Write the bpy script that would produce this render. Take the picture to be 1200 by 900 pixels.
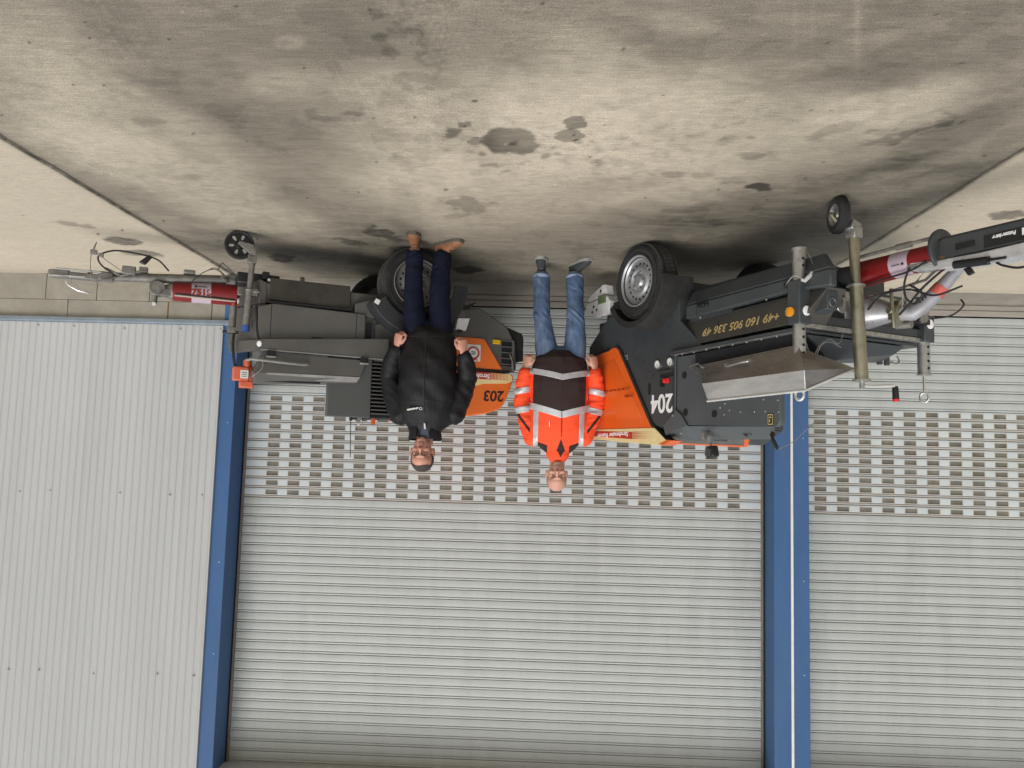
import bpy, bmesh, math, random
import numpy as np
from mathutils import Vector, Matrix, noise as mnoise
R = math.radians
for o in list(bpy.data.objects): bpy.data.objects.remove(o)
scene = bpy.context.scene
col = scene.collection
rng = random.Random(7)

# ------------------------------------------------------------------ camera (held upside down, as the photograph was)
PITCH, ROLL, YAW, EYE, FPX = 0.08865, 0.0278, 0.0322, 1.55, 903.0
def cam_axes():
    cp, sp = math.cos(PITCH), math.sin(PITCH); cy, sy = math.cos(YAW), math.sin(YAW)
    f = Vector((sy*cp, cy*cp, -sp)); r = Vector((cy, -sy, 0)); u = r.cross(f)
    c, s = math.cos(ROLL), math.sin(ROLL)
    return c*r + s*u, -s*r + c*u, f
CR, CU, CF = cam_axes()
cd = bpy.data.cameras.new('camera'); cam = bpy.data.objects.new('camera', cd); col.objects.link(cam)
cd.sensor_width = 36; cd.lens = 36*FPX/1200; cd.clip_start = 0.05; cd.clip_end = 500
m = Matrix.Identity(4)
for i, v in enumerate((-CR, -CU, -CF)):          # -CR, -CU: the camera is rolled by 180 degrees
    for j in range(3): m[j][i] = v[j]
m.translation = (0, 0, EYE)
cam.matrix_world = m
scene.camera = cam

# ------------------------------------------------------------------ light: overcast daylight
SUN_EL, SUN_AZ = 52, 150      # azimuth measured so that light comes from behind the camera, a little from +X
world = bpy.data.worlds.new('World'); scene.world = world; world.use_nodes = True
nt = world.node_tree; nt.nodes.clear()
sky = nt.nodes.new('ShaderNodeTexSky'); sky.sky_type = 'NISHITA'; sky.sun_disc = False
sky.sun_elevation = R(SUN_EL); sky.sun_rotation = R(160); sky.air_density = 1.0; sky.dust_density = 4.0; sky.ozone_density = 1.0
hs = nt.nodes.new('ShaderNodeHueSaturation'); hs.inputs['Saturation'].default_value = 0.22
bg = nt.nodes.new('ShaderNodeBackground'); bg.inputs['Strength'].default_value = 0.13
wo = nt.nodes.new('ShaderNodeOutputWorld')
nt.links.new(sky.outputs[0], hs.inputs['Color']); nt.links.new(hs.outputs[0], bg.inputs['Color']); nt.links.new(bg.outputs[0], wo.inputs['Surface'])
sd = bpy.data.lights.new('sun', 'SUN'); sd.energy = 1.1; sd.angle = R(32); sd.color = (1, 0.965, 0.92)
sun = bpy.data.objects.new('sun', sd); col.objects.link(sun)
_a = R(160); _e = R(SUN_EL)
sdir = Vector((math.sin(_a)*math.cos(_e), math.cos(_a)*math.cos(_e), math.sin(_e)))
sun.rotation_euler = sdir.to_track_quat('Z', 'Y').to_euler(); sun.location = (2, -6, 9)
scene.view_settings.view_transform = 'Standard'; scene.view_settings.look = 'None'
scene.view_settings.exposure = 0.15; scene.view_settings.gamma = 1

# ------------------------------------------------------------------ materials
MATS = {}
def mat(name, color, rough=0.5, metal=0.0, var=0.12, scale=12.0, bump=0.0, bscale=60.0, dirt=0.0, dirtcol=(0.12, 0.10, 0.08), coat=0.0, spec=0.5, stretch=(1, 1, 1), rvar=0.12):
    if name in MATS: return MATS[name]
    m = bpy.data.materials.new(name); m.use_nodes = True; n = m.node_tree.nodes; L = m.node_tree.links
    b = n['Principled BSDF']; b.inputs['Metallic'].default_value = metal
    b.inputs['Coat Weight'].default_value = coat; b.inputs['Specular IOR Level'].default_value = spec
    tc = n.new('ShaderNodeTexCoord'); mp = n.new('ShaderNodeMapping'); mp.inputs['Scale'].default_value = stretch
    L.new(tc.outputs['Object'], mp.inputs['Vector'])
    nz = n.new('ShaderNodeTexNoise'); nz.inputs['Scale'].default_value = scale; nz.inputs['Detail'].default_value = 6; nz.inputs['Roughness'].default_value = 0.65
    L.new(mp.outputs[0], nz.inputs['Vector'])
    rp = n.new('ShaderNodeMapRange'); rp.inputs['From Min'].default_value = 0.3; rp.inputs['From Max'].default_value = 0.7
    rp.inputs['To Min'].default_value = 1-var; rp.inputs['To Max'].default_value = 1+var
    L.new(nz.outputs['Fac'], rp.inputs['Value'])
    vm = n.new('ShaderNodeVectorMath'); vm.operation = 'SCALE'; vm.inputs[0].default_value = color[:3]
    L.new(rp.outputs[0], vm.inputs['Scale'])
    out = vm.outputs[0]
    if dirt > 0:
        n2 = n.new('ShaderNodeTexNoise'); n2.inputs['Scale'].default_value = scale*0.35; n2.inputs['Detail'].default_value = 9; n2.inputs['Roughness'].default_value = 0.75
        L.new(mp.outputs[0], n2.inputs['Vector'])
        r2 = n.new('ShaderNodeMapRange'); r2.inputs['From Min'].default_value = 0.48; r2.inputs['From Max'].default_value = 0.75; r2.inputs['To Max'].default_value = dirt
        L.new(n2.outputs['Fac'], r2.inputs['Value'])
        mx = n.new('ShaderNodeMix'); mx.data_type = 'RGBA'; mx.inputs['B'].default_value = (*dirtcol, 1)
        L.new(out, mx.inputs['A']); L.new(r2.outputs[0], mx.inputs['Factor']); out = mx.outputs['Result']
    L.new(out, b.inputs['Base Color'])
    r3 = n.new('ShaderNodeMapRange'); r3.inputs['From Min'].default_value = 0.3; r3.inputs['From Max'].default_value = 0.7
    r3.inputs['To Min'].default_value = max(0.03, rough-rvar); r3.inputs['To Max'].default_value = min(1, rough+rvar)
    L.new(nz.outputs['Fac'], r3.inputs['Value']); L.new(r3.outputs[0], b.inputs['Roughness'])
    if bump > 0:
        n3 = n.new('ShaderNodeTexNoise'); n3.inputs['Scale'].default_value = bscale; n3.inputs['Detail'].default_value = 4
        L.new(mp.outputs[0], n3.inputs['Vector'])
        bp = n.new('ShaderNodeBump'); bp.inputs['Strength'].default_value = bump; bp.inputs['Distance'].default_value = 0.01
        L.new(n3.outputs['Fac'], bp.inputs['Height']); L.new(bp.outputs[0], b.inputs['Normal'])
    MATS[name] = m; return m

DG = mat('dark grey paint', (0.044, 0.051, 0.054), 0.42, var=0.14, scale=5, dirt=0.35, dirtcol=(0.085, 0.078, 0.068), bump=0.02)
DG3 = mat('dusty grey paint', (0.088, 0.085, 0.077), 0.5, var=0.14, scale=5, dirt=0.5, dirtcol=(0.11, 0.10, 0.085), bump=0.03)
DGL = mat('worn grey steel', (0.13, 0.13, 0.125), 0.5, metal=0.3, var=0.2, scale=14, dirt=0.5)
BLK = mat('black rubber', (0.014, 0.014, 0.014), 0.75, var=0.3, scale=20, dirt=0.35, dirtcol=(0.06, 0.055, 0.05), bump=0.1)
BLKP = mat('black plastic', (0.010, 0.010, 0.011), 0.4, var=0.2)
TYRE = mat('tyre rubber', (0.018, 0.018, 0.018), 0.8, var=0.25, scale=20, dirt=0.55, dirtcol=(0.075, 0.068, 0.06), bump=0.15, bscale=120)
ORG = mat('orange paint', (0.72, 0.115, 0.012), 0.38, var=0.06, scale=4, dirt=0.12, dirtcol=(0.35, 0.09, 0.03), coat=0.2)
ORG3 = mat('orange plastic', (0.72, 0.15, 0.02), 0.45, var=0.08, scale=4, dirt=0.2, dirtcol=(0.4, 0.13, 0.05))
CREAM = mat('cream decal', (0.72, 0.60, 0.30), 0.4, var=0.06, scale=8)
REDD = mat('red decal', (0.42, 0.035, 0.018), 0.4, var=0.1)
RED = mat('red paint', (0.19, 0.007, 0.008), 0.38, var=0.15, scale=9, dirt=0.3, dirtcol=(0.12, 0.03, 0.02))
LAB = mat('lilac label', (0.46, 0.37, 0.43), 0.5, var=0.08, dirt=0.3, dirtcol=(0.3, 0.2, 0.22))
WHT = mat('white print', (0.78, 0.78, 0.76), 0.45, var=0.05)
WHP = mat('white plastic', (0.72, 0.73, 0.70), 0.4, var=0.06, dirt=0.2, dirtcol=(0.4, 0.38, 0.33))
BLKT = mat('black print', (0.012, 0.012, 0.012), 0.5)
DRT = mat('dark red print', (0.25, 0.03, 0.01), 0.5)
GOLD = mat('gold print', (0.52, 0.40, 0.17), 0.4)
ALU = mat('aluminium sheet', (0.62, 0.60, 0.56), 0.34, metal=0.85, var=0.16, scale=3, dirt=0.4, dirtcol=(0.30, 0.25, 0.20), stretch=(1, 1, 5))
GALV = mat('galvanised steel', (0.44, 0.44, 0.42), 0.38, metal=0.85, var=0.2, scale=25, dirt=0.35, dirtcol=(0.2, 0.18, 0.15))
ZINC = mat('yellow zinc tube', (0.34, 0.32, 0.23), 0.36, metal=0.85, var=0.15, scale=16, dirt=0.35, dirtcol=(0.16, 0.14, 0.09))
BRIGHT = mat('bright steel', (0.72, 0.72, 0.70), 0.22, metal=0.95, var=0.1, scale=20)
DIRTM = mat('dirty galvanised steel', (0.24, 0.23, 0.21), 0.5, metal=0.6, var=0.25, scale=20, dirt=0.6, dirtcol=(0.10, 0.085, 0.07), bump=0.1)
RIMM = mat('silver wheel paint', (0.36, 0.37, 0.38), 0.36, metal=0.5, var=0.08, scale=10, dirt=0.2, dirtcol=(0.16, 0.15, 0.14))
RIMD = mat('dirty wheel paint', (0.20, 0.195, 0.18), 0.5, metal=0.3, var=0.15, scale=10, dirt=0.5, dirtcol=(0.09, 0.08, 0.07))
AMB = mat('amber lens', (0.80, 0.30, 0.01), 0.3)
WREF = mat('white reflector', (0.85, 0.85, 0.85), 0.3)
BLUEC = mat('blue cap', (0.03, 0.09, 0.30), 0.4)
REDG = mat('red grip', (0.65, 0.02, 0.02), 0.4)
LIME = mat('olive green box', (0.16, 0.20, 0.10), 0.5)
BLUE = mat('blue coated steel', (0.047, 0.116, 0.265), 0.6, spec=.3, var=0.10, scale=5, dirt=0.55, dirtcol=(0.085, 0.14, 0.235), stretch=(1, 1, .3))
BLUE2 = mat('weathered blue flashing', (0.22, 0.27, 0.32), 0.45, metal=0.3, var=0.15, scale=9, dirt=0.4, dirtcol=(0.2, 0.22, 0.24), stretch=(1, 1, 1))
CLAD = mat('light grey cladding', (0.445, 0.458, 0.462), 0.75, spec=0.15, var=0.05, scale=2.2, dirt=0.40, dirtcol=(0.38, 0.37, 0.34), stretch=(1, 1, .15))
SLAT = mat('shutter aluminium', (0.445, 0.470, 0.455), 0.55, metal=0.1, spec=.3, var=0.07, scale=2.6, dirt=0.35, dirtcol=(0.33, 0.34, 0.31), stretch=(2.5, 1, .5))
SLATW = mat('perforated slat aluminium', (0.53, 0.575, 0.585), 0.55, metal=0.05, spec=.3, var=0.06, scale=3, dirt=0.25, dirtcol=(0.45, 0.43, 0.38))
FRAME = mat('cream slot frame', (0.50, 0.46, 0.39), 0.6, var=0.08)
SLOT = mat('smoky slot window', (0.165, 0.155, 0.128), 0.5, var=0.35, scale=9, bump=0.0)
RAIL = mat('brownish guide rail', (0.20, 0.185, 0.165), 0.5, metal=0.3, var=0.2, scale=6, dirt=0.5)
VOIDM = mat('dark gap', (0.006, 0.006, 0.008), 0.9)
TAN = mat('tan bottom rail', (0.33, 0.30, 0.26), 0.55, var=0.12, scale=4, dirt=0.5, dirtcol=(0.22, 0.19, 0.15), stretch=(1, 1, 3))
CONC = mat('plinth concrete', (0.285, 0.265, 0.22), 0.85, var=0.14, scale=7, dirt=0.5, dirtcol=(0.21, 0.19, 0.155), bump=0.3, bscale=50)

# ------------------------------------------------------------------ mesh helpers
class MB:
    def __init__(s): s.bm = bmesh.new()
    def box(s, x0, x1, y0, y1, z0, z1, rot=None):
        vs = [s.bm.verts.new((x, y, z)) for x in (x0, x1) for y in (y0, y1) for z in (z0, z1)]
        for f in ((0, 1, 3, 2), (4, 6, 7, 5), (0, 4, 5, 1), (2, 3, 7, 6), (0, 2, 6, 4), (1, 5, 7, 3)): s.bm.faces.new([vs[i] for i in f])
        if rot is not None:
            c = Vector(((x0+x1)/2, (y0+y1)/2, (z0+z1)/2))
            for v in vs: v.co = c + rot @ (v.co-c)
        return s
    def hexa(s, p):   # 8 corners: bottom 4, top 4
        vs = [s.bm.verts.new(q) for q in p]
        for f in ((3, 2, 1, 0), (4, 5, 6, 7), (0, 1, 5, 4), (1, 2, 6, 5), (2, 3, 7, 6), (3, 0, 4, 7)): s.bm.faces.new([vs[i] for i in f])
        return s
    def prism(s, pts, a, b, plane='xz', b_pts=None):
        def P(q, d): return {'xz': (q[0], d, q[1]), 'yz': (d, q[0], q[1]), 'xy': (q[0], q[1], d)}[plane]
        A = [s.bm.verts.new(P(q, a)) for q in pts]; B = [s.bm.verts.new(P(q, b)) for q in (b_pts or pts)]
        n = len(pts); s.bm.faces.new(A); s.bm.faces.new(B[::-1])
        for i in range(n): s.bm.faces.new((A[i], B[i], B[(i+1) % n], A[(i+1) % n]))
        return s
    def rings(s, rings, close=True, loop=False):
        vr = [[s.bm.verts.new(p) for p in r] for r in rings]; n = len(vr[0])
        K = len(vr) if loop else len(vr)-1
        for k in range(K):
            a, b = vr[k], vr[(k+1) % len(vr)]
            for i in range(n): s.bm.faces.new((a[i], a[(i+1) % n], b[(i+1) % n], b[i]))
        if close and not loop: s.bm.faces.new(vr[0][::-1]); s.bm.faces.new(vr[-1])
        return s
    def tube(s, pts, r, seg=10, closed=True):
        pts = [Vector(p) for p in pts]; rr = r if isinstance(r, (list, tuple)) else [r]*len(pts)
        up = None; out = []
        for i, p in enumerate(pts):
            d = (pts[min(i+1, len(pts)-1)]-pts[max(i-1, 0)]).normalized()
            if up is None: up = Vector((0, 0, 1)) if abs(d.z) < .9 else Vector((1, 0, 0))
            x = up - d*up.dot(d); x.normalize(); up = x; y = d.cross(x)
            out.append([p + (x*math.cos(2*math.pi*k/seg)+y*math.sin(2*math.pi*k/seg))*rr[i] for k in range(seg)])
        return s.rings(out, closed)
    def lathe(s, prof, o, ax, seg=32, loop=False):   # prof: (distance along axis, radius)
        o = Vector(o); ax = Vector(ax).normalized(); up = Vector((0, 0, 1)) if abs(ax.z) < .9 else Vector((1, 0, 0))
        x = (up-ax*up.dot(ax)).normalized(); y = ax.cross(x)
        return s.rings([[o+ax*d+(x*math.cos(2*math.pi*k/seg)+y*math.sin(2*math.pi*k/seg))*max(r, 1e-4) for k in range(seg)] for d, r in prof], True, loop)
    def ring(s, o, ax, R_, r, seg=24, s2=8, sc=1.0):
        o = Vector(o); ax = Vector(ax).normalized(); up = Vector((0, 0, 1)) if abs(ax.z) < .9 else Vector((1, 0, 0))
        x = (up-ax*up.dot(ax)).normalized(); y = ax.cross(x); rs = []
        for k in range(seg):
            a = 2*math.pi*k/seg; d = x*math.cos(a)*sc+y*math.sin(a)
            rs.append([o+d*R_+(d*math.cos(2*math.pi*j/s2)+ax*math.sin(2*math.pi*j/s2))*r for j in range(s2)])
        return s.rings(rs, False, True)
    def build(s, name, m, parent=None, bevel=0.0, ang=38, seg=2, loc=None):
        bmesh.ops.recalc_face_normals(s.bm, faces=s.bm.faces)
        me = bpy.data.meshes.new(name); s.bm.to_mesh(me); s.bm.free()
        o = bpy.data.objects.new(name, me); col.objects.link(o)
        for mm in (m if isinstance(m, (list, tuple)) else [m]): me.materials.append(mm)
        me.polygons.foreach_set('use_smooth', [True]*len(me.polygons)); me.set_sharp_from_angle(angle=R(ang))
        if bevel > 0:
            md = o.modifiers.new('bevel', 'BEVEL'); md.width = bevel; md.segments = seg; md.limit_method = 'ANGLE'; md.angle_limit = R(35)
        if parent: o.parent = parent
        if loc: o.location = loc
        return o
def build_each(mb, name, m, parent=None, bevel=0.0, ang=38):
    # every connected piece becomes an object of its own
    bm = mb.bm; bm.verts.ensure_lookup_table(); seen = set(); out = []
    for v in bm.verts:
        if v in seen: continue
        st = [v]; isl = []; seen.add(v)
        while st:
            w = st.pop(); isl.append(w)
            for e in w.link_edges:
                o = e.other_vert(w)
                if o not in seen: seen.add(o); st.append(o)
        nb = MB(); mp = {w: nb.bm.verts.new(w.co) for w in isl}
        fs = {f for w in isl for f in w.link_faces}
        for f in fs: nb.bm.faces.new([mp[w] for w in f.verts])
        out.append(nb.build(name, m, parent, bevel, ang))
    bm.free(); return out
def tag(o, label=None, cat=None, group=None, kind=None):
    if label: o['label'] = label
    if cat: o['category'] = cat
    if group: o['group'] = group
    if kind: o['kind'] = kind
    return o
def empty(name, loc, rz=0):
    o = bpy.data.objects.new(name, None); col.objects.link(o); o.location = loc; o.rotation_euler = (0, 0, rz); o.empty_display_size = .2; return o
def text(name, body, size, m, parent, origin, xdir, ydir, sx=1.0, extrude=0.0008, bold=0.0, align='CENTER', shear=0.0):
    cu = bpy.data.curves.new(name, 'FONT'); cu.body = body; cu.size = size; cu.extrude = extrude; cu.offset = bold
    cu.align_x = align; cu.align_y = 'CENTER'; cu.shear = shear
    t = bpy.data.objects.new('tmp', cu); col.objects.link(t)
    dg = bpy.context.evaluated_depsgraph_get(); me = bpy.data.meshes.new_from_object(t.evaluated_get(dg))
    bpy.data.objects.remove(t); me.name = name
    x = Vector(xdir).normalized(); y = Vector(ydir).normalized(); z = x.cross(y)
    M = Matrix.Identity(4)
    for i, v in enumerate((x*sx, y, z)):
        for j in range(3): M[j][i] = v[j]
    M.translation = origin
    me.transform(M); me.materials.clear(); me.materials.append(m)
    o = bpy.data.objects.new(name, me); col.objects.link(o); o.parent = parent
    return o

# ------------------------------------------------------------------ ground: one concrete sheet, stains and some painted shade stored as colour of the slab
D = 6.953; DR = 7.253
def ray(px, py): return CF + CR*((600-px)/FPX) - CU*((450-py)/FPX)
def G(px, py):
    d = ray(px, py); t = -EYE/d.z; return d.x*t, d.y*t
def axis_vals(lo, hi, a, b, st, ext):
    fine = list(np.arange(a, b, st)); left = []; x = a; s = st
    while x > lo: s *= 1.35; x -= s; left.append(x)
    right = []; x = b; s = st
    while x < hi: right.append(x); s *= 1.35; x += s
    return np.array(left[::-1]+fine+right)
def vnoise(X, Y, scale, seed, oct=4):
    rs = np.random.RandomState(seed); T = rs.rand(256, 256); out = np.zeros_like(X); amp = 1; tot = 0; s = scale
    for o in range(oct):
        x = X*s+o*37.3; y = Y*s+o*11.7; xi = np.floor(x).astype(int); yi = np.floor(y).astype(int); fx = x-xi; fy = y-yi
        fx = fx*fx*(3-2*fx); fy = fy*fy*(3-2*fy)
        g = lambda a, b: T[(yi+b) % 256, (xi+a) % 256]
        out += amp*((g(0, 0)*(1-fx)+g(1, 0)*fx)*(1-fy)+(g(0, 1)*(1-fx)+g(1, 1)*fx)*fy); tot += amp; amp *= .55; s *= 2.03
    return out/tot
def make_ground():
    xs = axis_vals(-90, 90, -3.9, 4.3, .0125, 1); ys = axis_vals(-90, D-0.001, 2.2, D-.001, .0125, 1)
    ys = ys[ys < D-.004]; ys = np.append(ys, D+.06)
    ys = np.append(ys, [D+3, 60])
    X, Y = np.meshgrid(xs, ys); nx, ny = len(xs), len(ys)
    big = vnoise(X, Y, 1.1, 1); med = vnoise(X, Y, 4.0, 2); fine = vnoise(X, Y, 22, 3, 3); brush = vnoise(X*2.2, Y*26, 1.5, 4, 3)
    wx = (vnoise(X, Y, 3.5, 8)-.5); wy = (vnoise(X, Y, 3.5, 9)-.5)
    w2x = vnoise(X, Y, 13, 41, 3)-.5; w2y = vnoise(X, Y, 13, 42, 3)-.5
    lx = vnoise(X, Y, 1.3, 31, 3)-.5; ly = vnoise(X, Y, 1.3, 32, 3)-.5
    g1 = vnoise(X, Y, 6, 51, 5); g2 = vnoise(X*.6, Y*1.6, 15, 52, 4)
    v = np.full_like(X, .240) - .030*np.clip((g1-.54)/.04, 0, 1) + .022*np.clip((g2-.56)/.03, 0, 1) + (big-.5)*.05 + (med-.5)*.02 + (fine-.5)*.03 + (brush-.5)*.05
    side = (X > 2.80) | (X < -2.36)
    v = np.where(side, (.47+(big-.5)*.05+(med-.5)*.03)+(brush-.5)*.05+(fine-.5)*.03, v)
    def blob(px, py, rx, ry, ang=0, amp=.1, soft=.5, warp=.3, inner=True):
        # an ellipse on the slab: centre and half axes are given in photograph pixels and turned into metres on the ground
        nonlocal v
        cx, cy = G(px, py); a = R(ang)
        ex = G(px+rx*math.cos(a), py+rx*math.sin(a)); ey = G(px-ry*math.sin(a), py+ry*math.cos(a))
        J = np.array([[ex[0]-cx, ey[0]-cx], [ex[1]-cy, ey[1]-cy]]); Ji = np.linalg.inv(J)
        ww = warp*max(abs(J).max(), .02)
        if soft >= .8: dx = X-cx+lx*.55*min(1, rx/60); dy = Y-cy+ly*.45*min(1, rx/60)
        else: dx = X-cx+(wx+1.3*w2x)*ww*2; dy = Y-cy+(wy+1.3*w2y)*ww*2
        r = np.sqrt((Ji[0, 0]*dx+Ji[0, 1]*dy)**2+(Ji[1, 0]*dx+Ji[1, 1]*dy)**2)
        mk = np.clip((1+soft/2-r)/soft, 0, 1); mk = mk*mk*(3-2*mk)
        if inner: mk = mk*(~side if px_mid(px, py) else 1)
        v = v + amp*(1.55 if amp > 0 else (2.1 if soft <= .4 else 1.6))*mk*(1+(fine-.5)*.6)
    def px_mid(px, py):
        x, _ = G(px, py); return -2.36 < x < 2.8
    # broad bright (dry) and dark (damp) areas of the middle slab, with pump shade painted in
    for b in [(590, 165, 185, 48, -4, .085, 1.0, .6), (460, 120, 60, 35, 20, .05, 1.0, .5), (700, 100, 60, 8, 0, .03, .9, .5), (760, 150, 200, 45, 4, .09, 1.3, .6), (1010, 130, 110, 22, -12, .09, 1.0, .5),
              (110, 120, 130, 50, 35, .085, 1.3, .6), (340, 95, 40, 14, 0, .05, 1, .5), (250, 230, 150, 28, 22, .07, 1.2, .6), (440, 210, 130, 36, 8, .06, 1.2, .6),
              (640, 220, 190, 36, 0, .05, 1.4, .6), (600, 50, 260, 40, 0, -.008, 1.0, .5), (555, 140, 40, 60, -30, -.035, .9, .4), (790, 215, 120, 28, 0, .05, 1.2, .6), (560, 270, 150, 20, 0, .02, 1.3, .6), (1160, 235, 70, 20, -20, .0, 1, .5),
              (800, 30, 45, 12, 5, .04, 1, .6), (670, 60, 50, 25, 0, .05, 1.2, .6), (340, 48, 18, 8, 0, .05, .8, .5),
              (150, 20, 260, 55, 8, -.018, 1.2, .6), (980, 50, 260, 50, -4, -.026, .9, .5), (420, 40, 120, 40, 5, -.02, 1.2, .6), (960, 100, 190, 16, -3, -.03, .8, .6),
              (330, 165, 150, 26, 33, -.036, 1.1, .5), (420, 250, 150, 22, 30, -.038, 1.1, .5), (170, 140, 90, 16, 38, -.03, 1, .6),
              (1080, 160, 130, 18, -22, -.045, .8, .5), (960, 205, 160, 22, -8, -.05, 1.2, .5), (1120, 210, 110, 22, -20, -.045, 1.2, .5),
              (860, 255, 170, 24, 0, -.07, 1.2, .5), (640, 290, 260, 22, 0, -.045, 1.2, .5), (360, 290, 130, 16, 6, -.06, 1.2, .5),  # dark ground by the pumps, their shade painted in
              (490, 130, 18, 90, 0, -.035, .5, .2), (530, 180, 14, 60, 0, -.02, .6, .2), (478, 255, 20, 30, 0, -.03, .8, .4)]:
        blob(*b)
    # wet spots, sharp edged
    for b in [(601, 166, 33, 15, 4, -.145, .25, .25), (668, 159, 17, 8, -4, -.14, .15, .35), (676, 144, 14, 7.5, -6, -.14, .15, .35), (678, 166, 6, 3, 0, -.10, .3, .3),
              (558, 166, 10, 4, 0, -.08, .3, .6), (527, 157, 12, 6, -10, -.09, .3, .9), (549, 145, 6, 4, -20, -.09, .3, .6), (541, 147, 6, 3, 30, -.09, .3, .6), (565, 181, 5, 2.5, 10, -.08, .3, .4),
              (580, 194, 13, 3.5, -6, -.08, .4, .7), (560, 202, 11, 4, 0, -.06, .5, .7), (599, 137, 14, 4, 30, -.05, .7, 1), (640, 183, 7, 3, -20, -.09, .3, .5), (655, 181, 5, 2.5, 0, -.09, .3, .5),
              (718, 160, 16, 5, 0, -.05, .5, .5), (705, 178, 28, 5, -8, -.045, .7, .8), (740, 190, 18, 4, 0, -.04, .7, .8), (735, 133, 18, 5, 0, .03, .6, .6),
              (542, 239, 22, 8, 8, -.08, .6, .8), (535, 252, 14, 4, 0, -.06, .7, .7), (790, 204, 16, 4, 0, -.06, .4, .5), (852, 167, 14, 5, -5, -.05, .5, .8), (883, 183, 14, 4, 0, -.06, .4, .5),
              (888, 219, 17, 5, 2, -.11, .3, .4), (826, 206, 12, 4, 0, -.05, .5, .7), (855, 210, 14, 3, 5, -.05, .5, .7), (880, 161, 6, 2, 0, -.06, .4, .5), (980, 153, 28, 6, -15, -.05, .5, .8),
              (1050, 155, 50, 8, -24, -.06, .5, .8), (330, 303, 16, 4.5, 4, -.09, .3, .3), (325, 302, 11, 2.5, 4, .04, .3, .3), (380, 138, 22, 6, 0, -.045, .6, .6), (412, 130, 10, 4, -10, -.055, .4, .9),
              (178, 143, 20, 5, 5, -.05, .6, .6), (228, 207, 12, 4, 0, -.06, .5, .6), (90, 178, 24, 8, 10, -.03, .8, .8), (548, 316, 17, 4, 2, -.12, .3, .3), (452, 274, 22, 5, 18, -.07, .6, .5), (410, 283, 18, 3, 10, -.06, .6, .5),
              (555, 119, 3, 1.5, 0, -.12, .3, .3), (522, 222, 3, 1.3, 0, -.13, .3, .3), (693, 166, 3, 1.5, 0, -.1, .3, .3),
              (345, 215, 40, 9, 15, -.03, .9, .8), (700, 215, 60, 7, 0, -.03, .9, .9), (780, 240, 60, 7, 5, -.035, .9, .8),
              (145, 283, 22, 4, 8, -.15, .35, .25), (165, 297, 26, 4, 4, -.13, .35, .25), (85, 262, 26, 2.6, 8, -.11, .5, .4), (1180, 252, 22, 4, -4, -.14, .4, .4), (1030, 296, 30, 5, -20, -.03, .8, .5)]:
        blob(*b)
    # specks of dirt, small stones
    rs = np.random.RandomState(5)
    for k in range(80):
        px, py = rs.uniform(0, 1200), rs.uniform(0, 290)
        blob(px, py, rs.uniform(.9, 2.0), rs.uniform(.7, 1.3), rs.uniform(0, 90), rs.choice([-.15, -.12, -.18, .08]), .4, .1)
    for k in range(70):   # damp splash marks round the wet spots
        px, py = rs.normal(690, 90), rs.normal(175, 22)
        blob(px, py, rs.uniform(3, 9), rs.uniform(1.5, 3), rs.uniform(-20, 20), -.045, .5, .9)
    # tyre tracks: pairs of faint ribbed lines
    def track(p, q, amp, n=5, sp=.028, rib=True, w=.007):
        nonlocal v
        a = Vector(G(*p)); b = Vector(G(*q)); d = (b-a); Ln = d.length; d.normalize(); nrm = Vector((-d.y, d.x))
        u = (X-a.x)*d.x+(Y-a.y)*d.y; s = (X-a.x)*nrm.x+(Y-a.y)*nrm.y
        end = np.clip(u/.15, 0, 1)*np.clip((Ln-u)/.35, 0, 1)
        for k in range(n):
            o = (k-(n-1)/2)*sp; mk = np.clip(1-np.abs(s-o+(wx*.012))/w, 0, 1)
            amp_ = amp*1.7
            if rib: mk = mk*(.55+.45*np.sin(u*2*math.pi/.034+k))
            v = v+amp_*mk*end*(.4+fine)
    track((425, -60), (540, 100), .055, 4, .04); track((455, -60), (565, 100), .05, 3, .04); track((95, -40), (185, 100), .035, 4, .04); track((115, -60), (205, 100), .03, 3, .04)
    track((395, 60), (445, 190), .03, 5, .035); track((0, 20), (130, 150), -.025, 4, .03); track((533, -40), (533, 110), .03, 5, .022); track((490, 60), (492, 200), -.02, 7, .018)
    track((1005, -20), (1003, 95), .06, 1, .05, False, .016); track((943, -20), (940, 80), .03, 2, .06, False, .01); track((1005, 75), (1130, 70), .03, 1, .05, False, .012)
    track((950, 50), (1010, 110), .02, 1, .05, False, .01)
    # joints between the slabs, each with a soft painted shadow beside it
    for jx, w in ((2.80, .020), (-2.36, .012)):
        dx = np.abs(X-jx+(med-.5)*.02); v = v-.34*np.clip(1.6-dx/w, 0, 1)*(.6+.8*fine)-.06*np.clip(1-dx/(w*4), 0, 1)
    v = v-.05*np.clip(1-np.abs(Y-(D-.06))/.10, 0, 1)*(.5+med)       # darker band along the foot of the wall
    v = np.clip(v, .05, .52)
    warm = np.clip(vnoise(X, Y, .8, 12)*.5+.75, .8, 1.2)
    colr = np.stack([v*1.10, v*.975, v*(.755-.02*(warm-1)), np.ones_like(v)], -1).reshape(-1, 4).astype(np.float32)
    Z = np.zeros_like(X) + (vnoise(X, Y, 1.2, 20)-.5)*.006
    Z = Z - .012*np.clip(1-np.abs(X-2.80)/.014, 0, 1) - .01*np.clip(1-np.abs(X+2.36)/.012, 0, 1)
    Z[np.abs(X) > 12] = 0
    co = np.stack([X, Y, Z], -1).reshape(-1, 3).astype(np.float32)
    idx = np.arange(nx*ny).reshape(ny, nx)
    q = np.stack([idx[:-1, :-1], idx[:-1, 1:], idx[1:, 1:], idx[1:, :-1]], -1).reshape(-1, 4)
    me = bpy.data.meshes.new('ground'); me.vertices.add(len(co)); me.vertices.foreach_set('co', co.ravel())
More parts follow.
